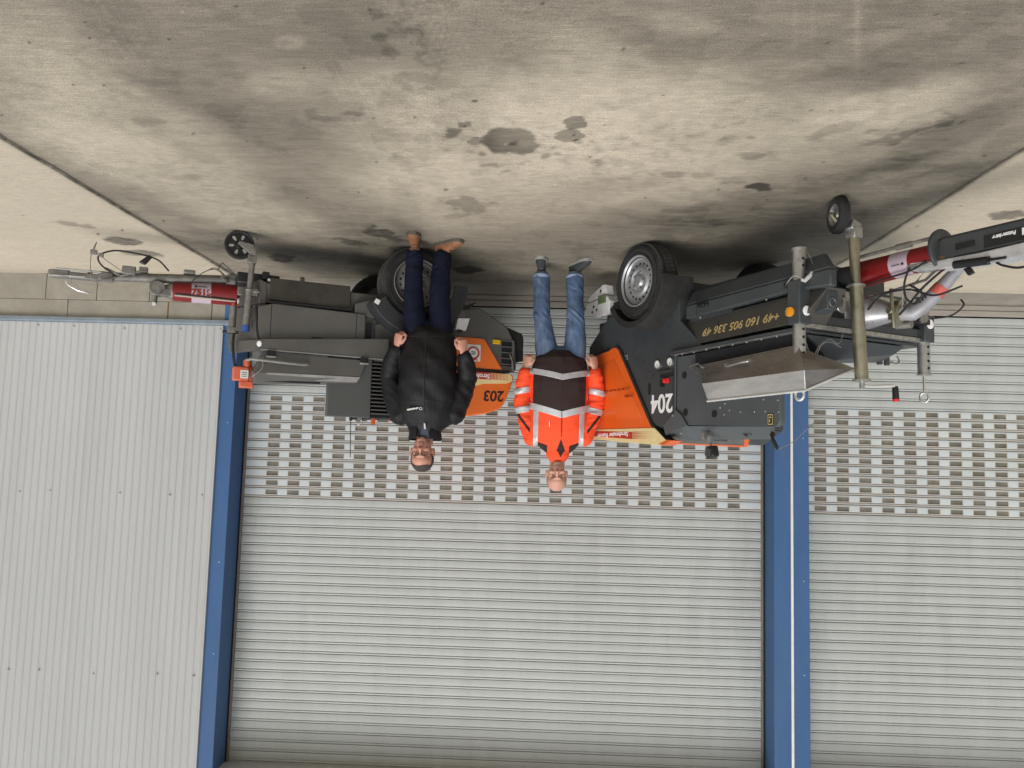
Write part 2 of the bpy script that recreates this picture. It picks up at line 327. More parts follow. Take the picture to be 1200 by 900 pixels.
    me.loops.add(q.size); me.loops.foreach_set('vertex_index', q.ravel().astype(np.int32)); me.polygons.add(len(q))
    me.polygons.foreach_set('loop_start', np.arange(0, q.size, 4, dtype=np.int32)); me.polygons.foreach_set('loop_total', np.full(len(q), 4, np.int32))
    me.update(); me.polygons.foreach_set('use_smooth', [True]*len(q))
    ca = me.color_attributes.new('slab', 'FLOAT_COLOR', 'POINT'); ca.data.foreach_set('color', colr.ravel())
    o = bpy.data.objects.new('ground', me); col.objects.link(o); o['kind'] = 'structure'
    mm = bpy.data.materials.new('slab concrete'); mm.use_nodes = True; n = mm.node_tree.nodes; L = mm.node_tree.links; b = n['Principled BSDF']
    at = n.new('ShaderNodeVertexColor'); at.layer_name = 'slab'
    tc = n.new('ShaderNodeTexCoord'); mp = n.new('ShaderNodeMapping'); mp.inputs['Scale'].default_value = (.22, 1.9, 1)
    L.new(tc.outputs['Object'], mp.inputs[0])
    nz = n.new('ShaderNodeTexNoise'); nz.inputs['Scale'].default_value = 42; nz.inputs['Detail'].default_value = 8; nz.inputs['Roughness'].default_value = .8; L.new(mp.outputs[0], nz.inputs[0])
    n2 = n.new('ShaderNodeTexNoise'); n2.inputs['Scale'].default_value = 170; n2.inputs['Detail'].default_value = 3; L.new(tc.outputs['Object'], n2.inputs[0])
    mr = n.new('ShaderNodeMapRange'); mr.inputs['From Min'].default_value = .25; mr.inputs['From Max'].default_value = .75; mr.inputs['To Min'].default_value = .66; mr.inputs['To Max'].default_value = 1.32; L.new(nz.outputs['Fac'], mr.inputs[0])
    mr2 = n.new('ShaderNodeMapRange'); mr2.inputs['From Min'].default_value = .3; mr2.inputs['From Max'].default_value = .7; mr2.inputs['To Min'].default_value = .70; mr2.inputs['To Max'].default_value = 1.30; L.new(n2.outputs['Fac'], mr2.inputs[0])
    n4 = n.new('ShaderNodeTexVoronoi'); n4.inputs['Scale'].default_value = 38; L.new(tc.outputs['Object'], n4.inputs['Vector'])
    m4 = n.new('ShaderNodeMapRange'); m4.inputs['From Min'].default_value = .05; m4.inputs['From Max'].default_value = .13; m4.inputs['To Min'].default_value = .62; m4.inputs['To Max'].default_value = 1.0; L.new(n4.outputs['Distance'], m4.inputs[0])
    n5 = n.new('ShaderNodeTexNoise'); n5.inputs['Scale'].default_value = 9; L.new(tc.outputs['Object'], n5.inputs[0])
    m5 = n.new('ShaderNodeMapRange'); m5.inputs['From Min'].default_value = .50; m5.inputs['From Max'].default_value = .62; L.new(n5.outputs['Fac'], m5.inputs[0])
    x5 = n.new('ShaderNodeMix'); x5.inputs['A'].default_value = 1.0; L.new(m5.outputs[0], x5.inputs['Factor']); L.new(m4.outputs[0], x5.inputs['B'])
    mu = n.new('ShaderNodeMath'); mu.operation = 'MULTIPLY'; L.new(mr.outputs[0], mu.inputs[0]); L.new(mr2.outputs[0], mu.inputs[1]); mu2 = n.new('ShaderNodeMath'); mu2.operation = 'MULTIPLY'; L.new(mu.outputs[0], mu2.inputs[0]); L.new(x5.outputs['Result'], mu2.inputs[1])
    vm = n.new('ShaderNodeVectorMath'); vm.operation = 'SCALE'; L.new(at.outputs['Color'], vm.inputs[0]); L.new(mu2.outputs[0], vm.inputs['Scale']); L.new(vm.outputs[0], b.inputs['Base Color'])
    b.inputs['Roughness'].default_value = .72; b.inputs['Specular IOR Level'].default_value = .4
    bp = n.new('ShaderNodeBump'); bp.inputs['Strength'].default_value = .6; bp.inputs['Distance'].default_value = .006; L.new(nz.outputs['Fac'], bp.inputs['Height']); L.new(bp.outputs[0], b.inputs['Normal'])
    me.materials.append(mm)
make_ground()

# ------------------------------------------------------------------ the hall
hall = tag(empty('industrial_hall', (0, D, 0)), 'long industrial hall with grey ribbed cladding, blue posts and grey roller shutters', 'building')
def hb(o): o.location = (0, 0, 0); o.parent = hall; o.matrix_parent_inverse = Matrix.Translation((0, -D, 0)); return o
TOPZ = 4.43
def cladding():
    mb = MB(); bm = mb.bm; p = .0667; x = 2.905; prof = []
    k = 0
    while x < 9.0:
        j = .012 if k in (4, 18, 33, 48, 63) else 0     # sheet overlaps
        prof += [(x, -.011-j*.3), (x+.010, -.016-j*.3), (x+.034, -.016), (x+.044, -.011)]
        x += p; k += 1
    z0, z1 = .462, TOPZ+1.2
    A = [bm.verts.new((a, D+b-.004, z0)) for a, b in prof]; B = [bm.verts.new((a, D+b-.004, z1)) for a, b in prof]
    for i in range(len(A)-1): bm.faces.new((A[i], A[i+1], B[i+1], B[i]))
    o = hb(mb.build('wall_cladding', CLAD, None, ang=4))
    hb(MB().box(2.91, 9.0, D+.002, D+.12, .47, TOPZ+1.2).build('wall_core', CLAD))
    for i in range(14):
        for zz in (.505, 2.02, 3.6):
            x = 2.96+.44*i+rng.uniform(-.12, .12)
            s = MB().lathe([(0, .009), (.004, .009), (.008, .004)], (x, D-.021, zz+rng.uniform(-.01, .01)), (0, -1, 0), 8)
            if x < 5.2: hb(s.build('screw_head', GALV)).name = 'screw_head'
            else: s.bm.free()
    # the bright edge strip where the sheeting meets the post
    hb(MB().box(2.893, 2.909, D-.026, D, .462, TOPZ+1.2).build('edge_trim', CLAD, None, .002))
cladding()
def plinth():
    mb = MB(); x0 = 2.74
    low = [2.74, 3.09, 3.615, 4.115, 4.60, 5.10, 5.6, 6.1, 9]; upp = [2.74, 3.02, 3.43, 4.38, 5.36, 6.3, 9]
    for rows, z0, z1 in ((low, -.05, .243), (upp, .246, .412)):
        for a, b in zip(rows[:-1], rows[1:]): mb.box(a+.0025, b-.0025, D, D+.2, z0, z1)
    hb(mb.build('plinth', CONC, None, .004))
    hb(MB().box(2.75, 9, D+.01, D+.2, -.05, .41).build('plinth_joint_fill', VOIDM))
    hb(MB().prism([(D-.035, .412), (D+.1, .412), (D+.1, .466), (D-.018, .460), (D-.038, .448)], 2.755, 9, 'yz').build('drip_flashing', BLUE2, None, .002))
    hb(MB().box(3.425, 3.437, D-.002, D+.01, .25, .41).build('rust_streak', mat('rust', (.16, .08, .03), .9, var=.3)))
plinth()
def post(x0, x1, pipe=None, sideL=True):
    # blue folded post: front face and the reveal going back to the shutter
    o = MB().box(x0, x1, D-.006, DR-.028, -.02, TOPZ+1.2).build('door_post', BLUE, None, .004); hb(o)
    if pipe:
        hb(MB().box(pipe-.011, pipe+.011, D-.02, D-.004, -.02, TOPZ+1.2).build('cover_strip', WHP, None, .004))
    for z in (1.35, 2.6, 3.4):
        hb(MB().lathe([(0, .006), (.003, .006), (.005, .002)], (x0+.05, D-.006, z), (0, -1, 0), 8).build('rivet', GALV))
    return o
post(2.757, 2.895)
post(-2.43, -2.122, pipe=-2.277)
hb(MB().box(-9, 9, D-.004+.01, DR+.3, TOPZ, TOPZ+1.2).build('lintel', CLAD, None, .004))
hb(MB().box(-9, 9, DR+.02, DR+.05, -.1, TOPZ+.1).build('inner_darkness', VOIDM)).name = 'hall_darkness_panel'  # black sheet painting the darkness inside the hall
def shutter(xa, xb, holex0, nh, zlo=.166):
    """xa>xb edges; curtain of rolled aluminium slats with 11 perforated rows"""
    P = .0885; ZB = 2.035; y = DR
    rows = [(ZB+k*P) for k in range(-21, 30)]
    def prof(z0):      # one slat seen from the side: flat belly, narrow rounded bead at its top
        return [(z0, y+.013), (z0+.002, y+.001), (z0+.010, y-.0006), (z0+.038, y-.0014), (z0+.060, y-.0006), (z0+.0645, y+.0004), (z0+.0650, y+.0070), (z0+.0662, y+.0070), (z0+.0675, y-.0025), (z0+.0710, y-.0052), (z0+.0770, y-.0056), (z0+.0825, y-.0035), (z0+.0845, y+.014)]
    mb = MB(); mv = MB()
    def strip(bm, xl, xr, pr):
        a = [bm.verts.new((xl, q[1], q[0])) for q in pr]; b = [bm.verts.new((xr, q[1], q[0])) for q in pr]
        for i in range(len(pr)-1): bm.faces.new((a[i], b[i], b[i+1], a[i+1]))
    jr = random.Random(3)
    for i, z0 in enumerate(rows):
        k = i-21; pr = prof(z0)
        pr = [(a, b) for a, b in pr if a > zlo-.002]
        if len(pr) < 2: continue
        dy = jr.uniform(-.0018, .0018); pr = [(a, b+dy) for a, b in pr]
        if not (-11 <= k <= -1): strip(mb.bm, xa, xb, pr)
        else:
            # perforated row: bead and edges continuous, belly opened by slots
            bead = [q for q in pr if q[0] > z0+.0645-1e-6]
            nf0 = len(mv.bm.faces); strip(mv.bm, xa, xb, bead); mv.bm.faces.ensure_lookup_table()
            for fi in range(nf0, len(mv.bm.faces)): mv.bm.faces[fi].material_index = 3
            zl, zh = z0+.0165, z0+.0570; xs = [xa]
            cells = []
            for h in range(nh):
                c = holex0-h*.2057
                if c-.054 < xb or c+.054 > xa: continue
                cells.append((c+.054, c-.054))
            xl = xa
            lowq = [(z0, y+.013+dy), (z0+.002, y+.001+dy), (zl, y-.001+dy)]; hiq = [(zh, y-.001+dy), (z0+.062, y-.0003+dy), (z0+.0645, y+.0004+dy)]
            strip(mv.bm, xa, xb, lowq); strip(mv.bm, xa, xb, hiq)
            mid = [(zl, y-.001+dy), (zh, y-.001+dy)]
            for (ca, cb) in cells:
                strip(mv.bm, xl, ca, mid); xl = cb
                # slot walls and the smoky window pane inside
                f = mv.bm; yy0 = y-.001+dy; yy1 = y+.007
                V = [f.verts.new((X_, Y_, Z_)) for Y_ in (yy0, yy1) for X_, Z_ in ((ca, zl), (cb, zl), (cb, zh), (ca, zh))]
                for a, b in ((0, 1), (1, 2), (2, 3), (3, 0)):
                    fc = f.faces.new((V[a], V[b], V[b+4], V[a+4])); fc.material_index = 2
                fc = f.faces.new(V[4:]); fc.material_index = 1
                # pale frame round the slot
                e = .006; yy = y-.0022+dy
                for (a0, a1, b0, b1) in ((ca+e, cb-e, zl-.004, zl), (ca+e, cb-e, zh, zh+.004), (ca+e, ca, zl, zh), (cb, cb-e, zl, zh)):
                    W = [f.verts.new(q) for q in ((a0, yy, b0), (a1, yy, b0), (a1, yy, b1), (a0, yy, b1))]; fc = f.faces.new(W); fc.material_index = 2
            strip(mv.bm, xl, xb, mid)
    cur = mb.build('roller_shutter', SLAT, None, ang=25); hb(cur)
    vis = mv.build('perforated_slats', [SLATW, SLOT, FRAME, mat('taupe slat bead', (.40, .375, .335), .5, var=.1, scale=3)], None, ang=25); vis.parent = cur
    br = MB().box(xb, xa, y-.012, y+.01, .060, .108).box(xb, xa, y-.018, y+.01, .112, .163).build('bottom_rail', TAN, None, .003); br.parent = cur
    g1 = MB().box(xa, xa+.016, y-.03, y+.02, .05, TOPZ).build('guide_rail', RAIL, None, .002); g1.parent = cur
    g2 = MB().box(xb-.016, xb, y-.03, y+.02, .05, TOPZ).build('guide_rail', RAIL, None, .002); g2.parent = cur
    return cur
s1 = shutter(2.729, -2.094, 2.473, 22)
tag(s1, 'roller shutter between the two blue posts')
s2 = shutter(-2.45, -7.3, -2.64, 24)
hb(MB().box(2.745, 2.757, DR-.028, DR+.02, -.02, TOPZ).build('reveal_gap', VOIDM)); 
hb(MB().box(-2.122, -2.110, DR-.04, DR+.02, -.02, TOPZ).build('reveal_gap', VOIDM))
# low concrete threshold under the shutters
hb(MB().prism([(D-.0, -.05), (DR+.2, -.05), (DR+.2, .058), (DR-.08, .056), (DR-.10, .040), (D+.02, .006)], -9, 2.757, 'yz').build('threshold', mat('threshold concrete', (.22, .20, .165), .85, var=.15, scale=5, dirt=.5, dirtcol=(.14, .12, .10), bump=.2), None, .003))

# ------------------------------------------------------------------ the two screed pumps (t forward, w left, z up, origin on the ground below the axle)
def wheel(root, t, wo, S, r=.28, rw=.19, rim=RIMM, thick=.19, name='wheel'):
    """wo: outer face, S: +1 outer side faces +w"""
    ax = (0, S, 0); o = (t, wo-S*thick, r)
    prof = [(.012, rw), (.004, rw+.02), (.0, rw+.045), (.012, r-.022), (.03, r-.004), (.05, r), (thick-.05, r), (thick-.03, r-.004), (thick-.012, r-.022), (thick, rw+.045), (thick-.004, rw+.02), (thick-.012, rw)]
    ty = MB().lathe([(.012, rw-.02)]+prof+[(thick-.012, rw-.02)], o, ax, 72, True)
    # tread: ribs and cross sipes
    tb = MB()
    n = 56
    for k in range(n):
        a = 2*math.pi*k/n
        for j, (u0, u1) in enumerate(((.022, .052), (.058, .090), (.098, .130), (.136, .168))):
            ph = a+(.03 if j % 2 else 0); dth = .041
            rr0, rr1 = r-.010, r+.0035-(.006 if j in (0, 3) else 0)
            P = []
            for rr in (rr0, rr1):
                for aa, uu in ((ph-dth, u0), (ph+dth, u0), (ph+dth+.012, u1), (ph-dth+.012, u1)):
                    P.append((t+math.sin(aa)*rr, wo-S*thick+S*uu, r+math.cos(aa)*rr))
            tb.hexa(P)
    T = ty.build('tyre', TYRE, None, ang=30); TB = tb.build('tread_blocks', mat('dusty tread', (.062, .058, .052), .85, var=.3, scale=30), None, ang=30)
    # lettering ring and small moulded bars on the sidewall
    rb = MB().ring((t, wo+S*.0005, r), ax, (rw+r)/2+.012, .0022, 64, 6).ring((t, wo-S*.004, r), ax, rw+.012, .004, 64, 6)
    for k in range(22):
        a = k*.075+.6; c = Vector((t+math.sin(a)*(rw+.058), wo, r+math.cos(a)*(rw+.058)))
        rb.box(c.x-.006, c.x+.006, c.y-.002, c.y+.002, c.z-.004, c.z+.004, Matrix.Rotation(a, 3, 'Y'))
    w = MB()
    dish = [(-.15, rw-.012), (-.10, rw-.004), (-.002, rw), (0, rw-.005), (-.006, rw-.013), (-.022, rw-.02), (-.034, rw-.028), (-.040, rw-.055), (-.034, rw-.075), (-.020, rw-.088), (-.018, rw-.105), (-.030, rw-.118), (-.034, .05), (-.022, .046), (-.012, .036), (-.010, .02), (-.010, .001)]
    w.lathe([(a, b) for a, b in dish], (t, wo, r), ax, 64)
    W = w.build(name, rim, root, ang=30)
    T.parent = W; TB.parent = W; T2 = rb.build('sidewall_ring', TYRE, W); T2.name = 'sidewall_ring'
    h = MB()
    for k in range(18):
        a = 2*math.pi*k/18; c = Vector((t+math.sin(a)*(rw-.062), wo-S*.0405, r+math.cos(a)*(rw-.062)))
        h.lathe([(0, .0100), (.0045, .0100)], c, ax, 12)
    build_each(h, 'vent_hole', VOIDM, W)
    b = MB()
    for k in range(5):
        a = 2*math.pi*k/5+.3; c = Vector((t+math.sin(a)*.062, wo-S*.034, r+math.cos(a)*.062)); b.lathe([(0, .012), (.014, .012), (.017, .008)], c, ax, 6)
    build_each(b, 'wheel_bolt', GALV, W)
    return W
def plate(mb, pts, w0, w1): return mb.prism(pts, w0, w1, 'xz')
def fender(root, t, r0, a0, a1, w0, w1, m, th=.012, lip=.03):
    mb = MB(); n = 22; S = []
    for k in range(n+1):
        a = R(a0+(a1-a0)*k/n); sn, cs = math.sin(a), math.cos(a)
        q = lambda rr, w: (t+sn*rr, w, .28+cs*rr)
        S.append([q(r0, w0), q(r0+th, w0), q(r0+th, w1), q(r0-lip, w1), q(r0-lip, w1-math.copysign(th, w1-w0)), q(r0, w1-math.copysign(th, w1-w0))])
    mb.rings(S); return mb.build('mudguard', m, root, .003)
def eyebolt(mb, x, y, z0, z1, ax=(1, 0, 0), r=.0075, er=.024):
    mb.tube([(x, y, z0), (x, y, z1)], r, 10); mb.ring((x, y, z1+er+.004), ax, er, .008, 24, 8, 1.25)
def holes(root, x, y, zs, d, rad=.0085):
    h = MB(); d = Vector(d)
    for z in zs: h.lathe([(0, rad), (.003, rad)], Vector((x, y, z)), d, 10)
    return build_each(h, 'pin_hole', VOIDM, root)
def hose(name, pts, r, m, root, sub=10):
    # Catmull-Rom through the points
    P = [Vector(p) for p in pts]; P = [P[0]*2-P[1]]+P+[P[-1]*2-P[-2]]; out = []
    for i in range(1, len(P)-2):
        for k in range(sub):
            u = k/sub; a, b, c, d = P[i-1:i+3]
            out.append(.5*((2*b)+(-a+c)*u+(2*a-5*b+4*c-d)*u*u+(-a+3*b-3*c+d)*u**3))
    out.append(P[-2]); return MB().tube(out, r, 8).build(name, m, root)
def bolts(root, pts, y, S, r=.006, name='panel_screws', m=GALV):
    b = MB()
    for p in pts: b.lathe([(0, r), (.003, r), (.005, r*.6)], (p[0], y, p[1]), (0, S, 0), 8)
    return build_each(b, name.rstrip('s'), m, root)
def arc(cx, cz, r, a0, a1, n=6): return [(cx+r*math.cos(R(a0+(a1-a0)*k/n)), cz+r*math.sin(R(a0+(a1-a0)*k/n))) for k in range(n+1)]

# ---------- pump 204: its left side (+w) faces us
def pump204():
    A = tag(empty('screed_pump', (-1.335, 5.73, 0), R(242)), 'dark grey and orange trailer pump numbered 204 with an aluminium tray on its side', 'trailer pump', 'trailer mounted screed pumps')
    # chassis, axle, inner tub
    ch = MB().box(-.95, 1.15, -.36, .36, .36, .50).box(.1, 1.2, -.50, .36, .50, .80).box(-.16, -.08, -.44, .44, .24, .32)
    ch.build('chassis', DG, A, .01)
    # main side panel (rear part) with the rounded upper front corner
    pts = [(-1.02, .66), (-.80, .49), (-.69, .43), (.165, .45), (.165, .595), (.377, .775), (.40, .815), (.124, .84), (.124, 1.33), (-.095, 1.328), (-.131, 1.335), (-1.02, 1.335)]
    plate(MB(), pts, .40, .482).build('side_panel', DG, A, .006)
    p2 = [(.13, .85), (1.06, .85)]+[(1.087, .90), (1.087, 1.310)]+arc(1.045, 1.314, .042, 0, 90)[1:]+[(.259, 1.332), (.13, 1.332)]
    plate(MB(), p2, .435, .474).build('hopper_side_panel', mat('lighter grey paint', (.068, .078, .082), .45, var=.1, scale=3, dirt=.25, dirtcol=(.09, .09, .085)), A, .005)
    # inward sloping top of the hopper side
    mb = MB(); mb.hexa([(-.095, .482, 1.330), (1.035, .474, 1.356), (.86, .30, 1.425), (.03, .30, 1.425), (-.095, .470, 1.326), (1.035, .462, 1.350), (.86, .288, 1.418), (.03, .288, 1.418)])
    mb.build('sloped_top', MATS['lighter grey paint'], A, .003)
    mb = MB().box(-1.0, .20, -.46, .40, .45, 1.335).hexa([(-1, -.46, 1.335), (.2, -.46, 1.335), (.2, .40, 1.335), (-1, .40, 1.335), (-.98, -.38, 1.42), (.10, -.38, 1.44), (.10, .30, 1.42), (-.98, .30, 1.40)])
    mb.hexa([(.2, .0, .5), (.62, .22, .5), (.62, .43, .5), (.2, .43, .5), (.2, .0, 1.33), (.55, .22, 1.33), (.75, .43, 1.33), (.2, .43, 1.33)])
    mb.build('engine_housing', DG, A, .01)
    # folded corner piece with screws and latch slots
    MB().hexa([(.018, .484, 1.395), (.03, .30, 1.425), (.26, .30, 1.425), (.259, .486, 1.333), (.0, .489, 1.33), (.139, .489, 1.221), (.20, .489, 1.26), (.259, .489, 1.333)]).build('corner_gusset', MATS['lighter grey paint'], A, .002)
    bolts(A, [(.11, 1.262), (.20, 1.385)], .490, 1, .010)
    # orange side cover
    oc = [(-1.02, .80), (-.90, .735), (-.64, .698), (-.59, .702), (-.555, .735), (-.140, 1.320), (-.02, 1.395), (.03, 1.43), (-1.02, 1.35)]
    c = plate(MB(), oc, .40, .492).build('orange_cover', ORG, A, .010, seg=3)
    oc2 = [(-.98, .86), (-.63, .79), (-.25, 1.275), (-.98, 1.25)]
    MB().prism(oc2, .4925, .505, 'xz', [(-.95, .90), (-.655, .85), (-.33, 1.245), (-.95, 1.215)]).build('raised_cover_field', ORG, c, .004)
    plate(MB(), [(-.90, .722), (-.70, .705), (-.69, .722), (-.90, .742)], .492, .500).build('cover_grip', BLKP, c, .002)
    edge = [(-.62, .690), (-.575, .697), (-.535, .730), (-.118, 1.318), (.05, 1.436), (.035, 1.436), (-.14, 1.330), (-.560, .742), (-.60, .705)]
    plate(MB(), edge, .42, .496).build('rubber_edge', BLK, A, .002)
    text('cover_lettering', 'Qualität', .030, DRT, c, (-.40, .5065, 1.10), (-1, 0, 0), (0, 0, 1), 1.2)
    text('cover_lettering', 'auf die Sie bauen können', .028, DRT, c, (-.60, .5065, 1.045), (-1, 0, 0.02), (0.02, 0, 1), 1.5)
    # cream band along the top with the owner's name
    bd = [(-1.0, 1.345), (-.15, 1.345), (-.09, 1.345), (.05, 1.437), (-.02, 1.470), (-1.0, 1.42)]
    bnd = plate(MB(), bd, .40, .4965).build('cream_band', CREAM, A, .002)
    plate(MB(), [(-.92, 1.358), (-.36, 1.372), (-.36, 1.425), (-.92, 1.400)], .4967, .4985).build('red_field', REDD, bnd)
    d = MB()
    for i in range(20):
        for j in range(5):
            rr = .0052*(1-i/24); x = -.352+i*.0125+(.006 if j % 2 else 0); d.lathe([(0, rr), (.001, rr)], (x, .4967, 1.373+j*.0115), (0, 1, 0), 6)
    d.build('raster_dots', REDD, bnd)
    plate(MB(), [(-.04, 1.462), (.06, 1.43), (.10, 1.436), (.02, 1.470)], .40, .498).build('band_end', ORG, bnd)
    text('owner_lettering', 'Strohmaier Reiner', .050, WHT, bnd, (-.63, .4992, 1.390), (-1, 0, .035), (.035, 0, 1), 1.15, bold=.001)
    # orange hood seen behind the top edge
    MB().hexa([(-.9, -.40, 1.40), (.0, -.36, 1.40), (.30, -.02, 1.40), (-.9, .2, 1.40), (-.85, -.36, 1.430), (-.04, -.32, 1.452), (.24, -.06, 1.455), (-.85, .16, 1.430)]).build('rear_hood', DGL, A, .006)
    MB().hexa([(-.85, -.355, 1.4305), (-.05, -.315, 1.4525), (.23, -.06, 1.4555), (-.85, .155, 1.4305), (-.84, -.34, 1.440), (-.06, -.30, 1.463), (.21, -.07, 1.465), (-.84, .14, 1.440)]).hexa([(.10, -.19, 1.41), (.03, -.24, 1.41), (.26, -.02, 1.41), (.31, -.02, 1.41), (.10, -.19, 1.463), (.03, -.24, 1.460), (.22, -.06, 1.463), (.255, -.06, 1.463)]).build('orange_hood_edge', ORG, A, .002)
    # number, gauges, switch recess, drilled openings
    text('number_204', '204', .185, WHT, A, (-.028, .4835, 1.165), (-1, 0, 0), (0, 0, 1), .92, bold=.004)
    g = MB()
    for (x, z) in ((-.075, .887), (.069, .881)):
        gg = MB().lathe([(0, .032), (.010, .032), (.012, .028), (.006, .027), (.006, .001)], (x, .482, z), (0, 1, 0), 24).build('pressure_gauge', GALV, A)
        MB().lathe([(0, .0265), (.001, .0265)], (x, .4885, z), (0, 1, 0), 24).build('dial', WHP, gg)
        MB().box(x-.002, x+.002, .4896, .4905, z-.004, z+.02, Matrix.Rotation(.6 if x < 0 else -.8, 3, 'Y')).build('needle', BLKT, gg)
    plate(MB(), [(-.045, .965), (.105, .960), (.105, .985), (-.045, .99)], .482, .487).build('slot', VOIDM, A)
    plate(MB(), [(-.05, 1.0), (.005, 1.0), (.005, 1.06), (-.05, 1.05)], .482, .486).build('switch_recess', BLKP, A, .002)
    MB().lathe([(0, .018), (.018, .016), (.022, .01)], (.015, .482, 1.012), (0, 1, 0), 14).build('red_switch', REDG, A)
    MB().box(.022, .060, .482, .497, .995, 1.030).build('red_switch', REDG, A, .004)
    plate(MB(), [(-.055, .925), (.055, .922), (.055, .934), (-.055, .937)], .482, .485).build('slot', VOIDM, A)
    plate(MB(), arc(-.175, 1.03, .016, 180, 360)+arc(-.175, 1.085, .016, 0, 180), .482, .4845).build('slot', VOIDM, A)
    plate(MB(), [(.098, .93), (.102, .93), (.102, 1.25), (.098, 1.25)], .482, .4832).build('door_seam', VOIDM, A)
    plate(MB(), [(-.08, .935), (.102, .93), (.102, .934), (-.08, .939)], .482, .4832).build('door_seam', VOIDM, A)
    for (x, z, r_) in ((.213, .985, .026), (.227, 1.242, .026), (.519, 1.262, .026)):
        MB().lathe([(0, r_), (.0015, r_)], (x, .474, z), (0, 1, 0), 20).build('bore_hole', VOIDM, A)
    bolts(A, [(.62, 1.20), (.575, 1.225), (.66, 1.245), (.61, 1.27), (.76, 1.258), (.88, 1.262), (.97, 1.262), (.955, 1.19), (1.07, 1.20), (1.075, 1.27)], .474, 1, .0062)
    bolts(A, [(-.35, .82), (-.30, .80), (-.24, .85), (-.18, .93), (-.13, .96), (-.22, .97)], .482, 1, .0045, m=BLKP)
    plate(MB(), [(.985, 1.275), (1.035, 1.275), (1.035, 1.35), (.985, 1.35)], .474, .4755).build('notice_plate', BLKT, A)
    MB().box(.990, 1.030, .4755, .4762, 1.281, 1.287).box(.990, 1.030, .4755, .4762, 1.338, 1.344).box(.990, .994, .4755, .4762, 1.287, 1.338).box(1.026, 1.030, .4755, .4762, 1.287, 1.338).box(1.0, 1.019, .4755, .4762, 1.296, 1.304).box(1.0, 1.008, .4755, .4762, 1.312, 1.328).build('notice_symbols', GOLD, A)
    plate(MB(), [(-.50, .775), (-.455, .775), (-.455, .815), (-.50, .815)], .482, .486).build('catch_plate', GALV, A, .001)
    MB().lathe([(0, .03), (.03, .026), (.034, .015)], (-.68, .44, .62), (0, 1, 0), 16).build('round_cap', DGL, A)
    # lower toolbox: lid, printed flap and its handles
    nose = arc(1.375, .465, .085, -75, 0, 5)
    lid = [(.216, .386), (.30, .372), (.755, .361), (1.289, .369)]+nose+[(1.46, .585), (1.24, .572), (.218, .600)]
    ins = [(.216, .415), (.30, .400), (.755, .39), (1.289, .40)]+[(1.385, .43), (1.425, .455), (1.44, .48), (1.44, .52)]
    mb = MB()
    mb.prism([(.218, .500), (1.458, .485), (1.458, .588), (1.18, .568), (.218, .598)], .42, .474, 'xz')
    mb.hexa([(.218, .38, .395), (1.36, .38, .375), (1.36, .415, .375), (.218, .415, .395), (.218, .42, .4995), (1.457, .42, .4845), (1.457, .474, .4845), (.218, .474, .4995)])
    L_ = mb.build('lower_cover', DG, A, .012)
    plate(MB(), [(.335, .41), (.338, .41), (.338, .596), (.335, .596)], .474, .4755).build('lid_seam', VOIDM, L_)
    for x in (.36, 1.13):
        MB().box(x, x+.10, .470, .492, .515, .540).box(x+.02, x+.075, .470, .50, .520, .537).build('recessed_handle', BLKP, L_, .006)
    fl = MB().hexa([(.165, .425, .602), (1.40, .425, .575), (1.40, .28, .575), (.165, .28, .602), (.385, .490, .785), (1.25, .490, .765), (1.25, .28, .765), (.385, .28, .785)])
    F = fl.build('printed_flap', mat('grey paint with ground tint', (.055, .052, .046), .4, var=.12, scale=5, dirt=.4, dirtcol=(.08, .07, .06)), A, .004)  # brownish tone paints the ground's reflection onto the flap
    # phone number, lying on the sloping flap
    a = Vector((1.40-.165, 0, -.027)).normalized(); fx = -a; fy = Vector((0, .065, .185)).normalized()
    def onflap(t_, k):    # k 0..1 from lower to upper edge
        lo = Vector((t_, .425+.0015, .602-(t_-.165)*.0219)); hi = Vector((t_, .490+.0015, .785-(t_-.385)*.0231)); return lo.lerp(hi, k)
    text('phone_lettering', '+49 160 905 336 49', .082, GOLD, F, onflap(.735, .60), (-1, 0, .022), fy, 1.02, bold=.001)
    wp = onflap(1.155, .52); nf = fx.cross(fy)
    if nf.y < 0: nf = -nf
    MB().ring(wp+nf*.001, nf, .036, .003, 28, 6).tube([wp+Vector((.012, 0, .018))+nf*.002, wp+Vector((.016, 0, 0))+nf*.002, wp+Vector((0, 0, -.016))+nf*.002, wp+Vector((-.018, 0, -.012))+nf*.002], .005, 8).build('phone_symbol', GOLD, F)
    bolts(A, [(.375, .607), (.98, .585)], .474, 1, .009)
    # light edge rail above the flap and the deck plate
    MB().hexa([(.10, .40, .812), (1.24, .40, .792), (1.24, .505, .792), (.10, .505, .812), (.10, .40, .836), (1.24, .40, .815), (1.24, .505, .815), (.10, .505, .836)]).build('deck_edge', DG, A, .002)
    MB().hexa([(.10, .46, .8365), (1.24, .46, .8155), (1.24, .507, .8155), (.10, .507, .8365), (.10, .46, .8405), (1.24, .46, .8195), (1.24, .507, .8195), (.10, .507, .8405)]).build('deck_trim', GALV, A)
    b = MB()
    for k in range(9): b.lathe([(0, .007), (.006, .006)], (.2+k*.125, .485, .8395-k*.0023), (0, 0, 1), 8)
    build_each(b, 'rivet', GALV, A)
    MB().box(.10, 1.22, -.60, .458, .795, .811).build('deck', DG, A, .002)
    # aluminium tray
    mb = MB(); q = lambda t_, w, z: (t_, w, z)
    outer = lambda dt: None
    lowA, lowB = (.413, .50, .942), (1.255, .50, .902)
    midA, midB = (.478, .545, 1.066), (1.335, .545, 1.050)
    topA, topB = (.484, .50, 1.177), (1.300, .50, 1.156)
    inA_, inB_ = (.520, .20, 1.050), (1.300, .10, 1.000)
    th = .004
